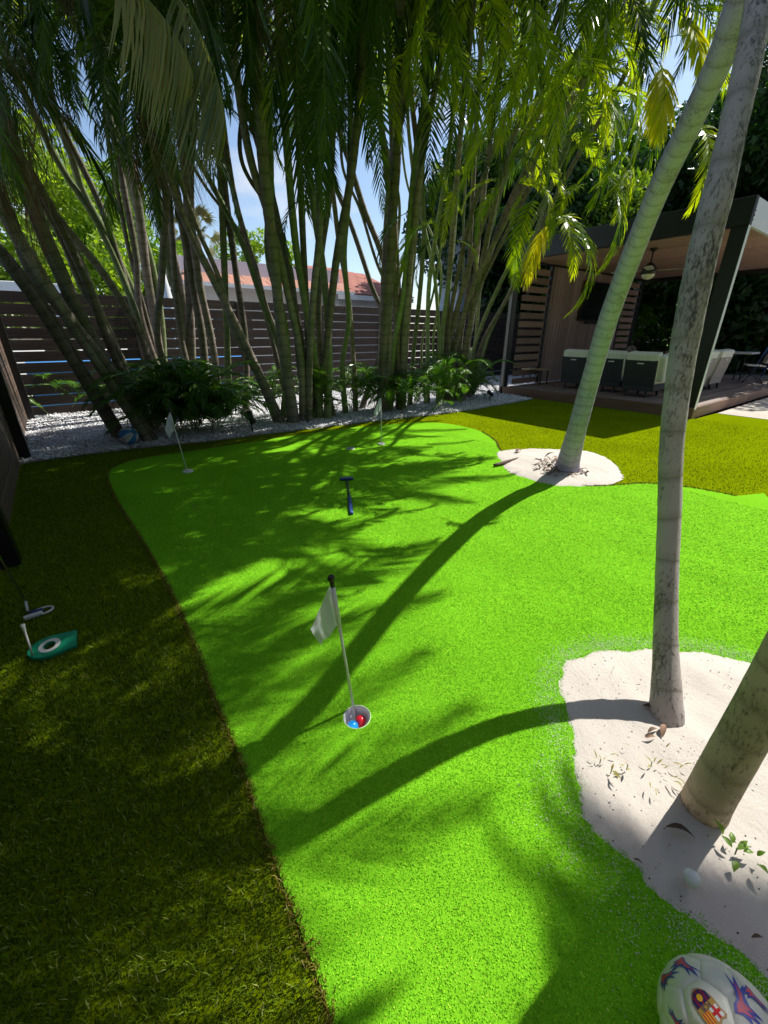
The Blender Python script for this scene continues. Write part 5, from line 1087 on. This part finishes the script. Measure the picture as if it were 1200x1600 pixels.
C.objects.link(to); bpy.context.view_layer.update(); dg = bpy.context.evaluated_depsgraph_get(); tm = bpy.data.meshes.new_from_object(to.evaluated_get(dg)); bpy.data.objects.remove(to)
dcr('crest_letters', tm, hitp, cup_v, (0, -0.01 * S_), M['b_navy'], lift=.0015)
# swooshes: blue flames with a red core on the neighbouring panels
def swoosh(n_, upv, s, lift=.0008):
    bl = [(-1.0, .35), (-.6, .42), (-.2, .30), (.25, .38), (1.25, .95), (.6, .42), (1.45, .45), (.55, .1), (1.1, -.1), (.3, -.12), (-.1, -.35), (-.25, -1.1), (-.42, -.5), (-.6, -1.2), (-.68, -.4), (-.95, -.6), (-.85, -.05)]
    rd = [(-.9, .22), (-.55, .28), (-.15, .16), (.3, .22), (.85, .45), (.35, .05), (-.15, -.05), (-.28, -.55), (-.45, -.15), (-.58, -.6), (-.7, -.05)]
    decal('print', sc2(bl, s), n_, upv, (0, 0), M['ball_blue'], lift=lift); decal('print', sc2(rd, s), n_, upv, (0, 0), M['ball_red'], lift=lift + .0004)
def ball_dir(px, py):
    d = ray(px, py).normalized(); bq = oc.dot(d); dd = bq * bq - (oc.dot(oc) - BR * BR)
    if dd < 0: p = E0 + d * (-bq) - BC
    else: p = E0 + d * (-bq - math.sqrt(dd)) - BC
    return p.normalized()
swoosh(ball_dir(1068, 1508), (RT_ * .4 + FW_ * .5 + UP_ * .6), .026); swoosh(ball_dir(1042, 1527), (-RT_ * .3 + FW_ + UP_ * .3), .023); swoosh(ball_dir(1160, 1562), (RT_ * -.8 + FW_ * .6 - UP_ * .3), .031)
swoosh(ball_dir(1056, 1594), (-RT_ * .6 - UP_ * .6), .016); swoosh(ball_dir(1180, 1560), (RT_ * .8 + FW_ * .3), .02)

# basketball: blue with white panels and black seams
bb = G(199, 700, 0.0); bc_ = Vector((bb.x, bb.y, 0.145)) + FW_ * 0.10
bk = thing('basketball', 'blue and white basketball on the gravel by the left clump', 'basketball', bc_)
M['bb_blue'] = simple('basketball_blue', (0.05, 0.26, 0.62), 0.5, 0.1, 30, 0.2, 300)
bm = bmesh.new(); bmesh.ops.create_uvsphere(bm, u_segments=32, v_segments=20, radius=0.12); me = bm_mesh('basketball_shell', bm, True); me.materials.append(M['bb_blue']); me.materials.append(M['white'])
for p_ in me.polygons:
    c_ = p_.center.normalized(); a = math.degrees(math.atan2(c_.y, c_.x)) % 90
    if 22 < a < 68 and abs(c_.z) < 0.93: p_.material_index = 1
add('shell', me, None, bk, (0, 0, 0), (R(58), R(20), R(25)))
for k in range(4):
    ri_ = [Vector((0.1205 * math.cos(t_), 0.1205 * math.sin(t_), 0)) for t_ in [2 * math.pi * j / 32 for j in range(33)]]
    add('seam', tube('basketball_seam', ri_, 0.0022, 0.05, 5), M['post_dark'], bk, (0, 0, 0), [(R(58), R(20), R(25)), (R(148), 0, R(70)), (R(100), R(30), R(20)), (R(40), R(110), 0)][k])

# spotlights in the gravel
def spot(label, px, py, az, s=1.0):
    p = G(px, py); t = thing('garden_spotlight', label, 'garden spotlight', (p.x, p.y, 0), az)
    add('stake', tube('spot_stake', [(0, 0, 0), (0, 0, 0.13 * s)], 0.012, sides=8), M['post_dark'], t)
    add('lamp_head', lathe('spot_head', [(0, -.07 * s), (0.03 * s, -.07 * s), (0.036 * s, 0.0), (0.045 * s, 0.07 * s), (0.040 * s, 0.07 * s), (0.034 * s, 0.05 * s), (0, .05 * s)], 16), M['post_dark'], t, (0, 0, .17 * s), (0, R(52), 0))
    add('bracket', box_me('spot_bracket', (.015, .05, .05), .002), M['post_dark'], t, (0, 0, .13 * s)); return t
spot('black garden spotlight on the gravel at the right end of the palms', 765, 628, R(150), 1.1)
spot('black garden spotlight beside the big shrub left of the central clump', 395, 678, R(100), 1.4)

# ------------------------------------------------------------------ litter and seedlings on the sand
M['dead_leaf'] = simple('dead_leaf', (0.20, 0.12, 0.075), 0.8, 0.5, 9, rnd=0.5); M['twig'] = simple('twig', (0.10, 0.06, 0.045), 0.8, 0.3, 20)
M['weed'] = leaf_mat('weed', (0.10, 0.22, 0.03), (0.22, 0.34, 0.06), 0.3, (1.5, 1.6, .6)); M['weed_pale'] = leaf_mat('weed_pale', (0.30, 0.30, 0.10), (0.42, 0.38, 0.15), 0.3, (1.3, 1.3, .6))
def leaflet(L_, W_, curl, seed=0):
    V = []; F = []; n = 6
    for i in range(n + 1):
        s = i / n; wv = W_ * math.sin(math.pi * min(.98, max(.02, s)) ** .8) * .5; z = curl * math.sin(math.pi * s) ; V += [(L_ * s, -wv, z + wv * .5), (L_ * s, 0, z), (L_ * s, wv, z + wv * .5)]
    for i in range(n): a = 3 * i; F += [(a, a + 1, a + 4, a + 3), (a + 1, a + 2, a + 5, a + 4)]
    return mesh_from('leaflet', V, F, True)
lv = [leaflet(.07, .02, .012), leaflet(.05, .022, .018), leaflet(.09, .016, .02)]
for me in lv: me.materials.append(M['dead_leaf'])
pile = thing('leaf_litter', 'brown dead leaf scraps heaped at the foot of the leaning palm', 'dead leaves', G(862, 728, 0.03))
for k in range(70):
    px, py = (random.gauss(858, 10), random.gauss(727, 6)) if k < 45 else (random.uniform(858, 915), random.uniform(736, 744)); p = G(px, py, .05)
    add('dead_leaf', random.choice(lv), None, pile, p - pile.location + UP_ * random.uniform(-.01, .03), (random.uniform(-.6, .6), random.uniform(-.5, .5), random.uniform(0, 6.28)), random.uniform(.7, 1.5))
st = thing('dead_stick', 'dark dry stick lying on the left edge of the round sand ring', 'stick', G(772, 727, .03))
add('stick', tube('dead_stick', [(0, 0, 0), G(790, 722, .035) - st.location, G(818, 713, .03) - st.location], [.016, .02, .006], .05, 7), M['twig'], st)
st = thing('dead_stick', 'thin curved twig beside the leaf litter of the leaning palm', 'stick', G(832, 716, .03))
add('stick', tube('thin_twig', [(0, 0, 0), G(842, 718, .05) - st.location, G(855, 722, .03) - st.location], [.006, .01, .006], .05, 6), M['twig'], st)
def scrap(label, px, py, L_, az, z=.032, mi=0):
    o = add('dead_leaf', leaflet(L_, L_ * .3, L_ * .2), M['dead_leaf'], None, G(px, py, z), (random.uniform(-.3, .3), 0, az)); tag(o, label, 'dead leaf'); return o
scrap('black leaf scrap at the upper left of the round sand ring', 805, 708, .16, R(10)); scrap('dark curled leaf scrap left of the near palm base', 1004, 1102, .06, R(-60)); scrap('dark curled leaf below the near palm base', 1012, 1145, .05, R(-20))
scrap('second dark leaf scrap just under the near palm', 1008, 1152, .04, R(-35)); scrap('orange brown curled leaf right below the near palm', 1035, 1152, .07, R(15)); scrap('small dark leaf on the sand left of the white ball', 989, 1342, .025, R(-70))
scrap('tiny tan leaf lying on the green near the left flag', 300, 792, .05, R(20), .016); scrap('tiny dark leaf on the green between left flag and putter', 421, 787, .04, R(60), .016)
scrap('long brown sheath scrap at the foot of the mossy trunk', 1040, 1292, .075, R(-62), .036); scrap('small reddish leaf on the sand near the ball', 1174, 1465, .03, R(-40))
def seedling(label, px, py, leaves, mt, L_=.05, W_=.02, h_=.03):
    p = G(px, py, .028); t = thing('seedling', label, 'seedling', p); me = leaflet(L_, W_, L_ * .12); me.materials.append(M[mt])
    for k in range(leaves):
        a = random.uniform(0, 6.28); r = random.uniform(0, .03) * leaves / 6
        add('leaf', me, None, t, (r * math.cos(a), r * math.sin(a), random.uniform(.3, 1) * h_), (random.uniform(-.3, .3), random.uniform(-.7, .15), a + random.uniform(-.6, .6)), random.uniform(.6, 1.15))
    add('stem', tube('weed_stem', [(0, 0, -.01), (.004, .002, h_ * .8)], .0018, sides=6), M['weed'], t); return t
seedling('round leaved green weed on the sand right of the white ball', 1150, 1332, 9, 'weed', .034, .017, .02)
seedling('thin pale spiky weed cluster between the two near trunks', 1018, 1195, 22, 'weed_pale', .030, .005, .012)
seedling('small two leaved sprout at the left of the sand bed', 938, 1190, 4, 'weed_pale', .024, .005, .010)
seedling('small lone sprout left of the spiky weed cluster', 980, 1200, 3, 'weed_pale', .03, .009, .015)
seedling('small sprout lying flat below the lone sprout', 955, 1206, 3, 'weed_pale', .035, .010, .008)
# earth crumbs and debris along the fence side of the sand edge
x_ = []; 
for k in range(900):
    i = random.randrange(len(SAND1)); p = SAND1[i]
    x_.append((p[0] + random.gauss(0, .02), p[1] + random.gauss(0, .02)))
P = np.array(x_)
xx = RNG.uniform(0.3, 2.4, 5000); yy = RNG.uniform(-1.5, 1.2, 5000); k = inside(xx, yy, SAND1); 
stones('sand_crumbs', xx[k][:700], yy[k][:700], np.full(min(700, k.sum()), .036), 0.0022 * RNG.uniform(.6, 1.8, min(700, k.sum())), M['twig'], 'dark crumbs scattered over the near sand bed')
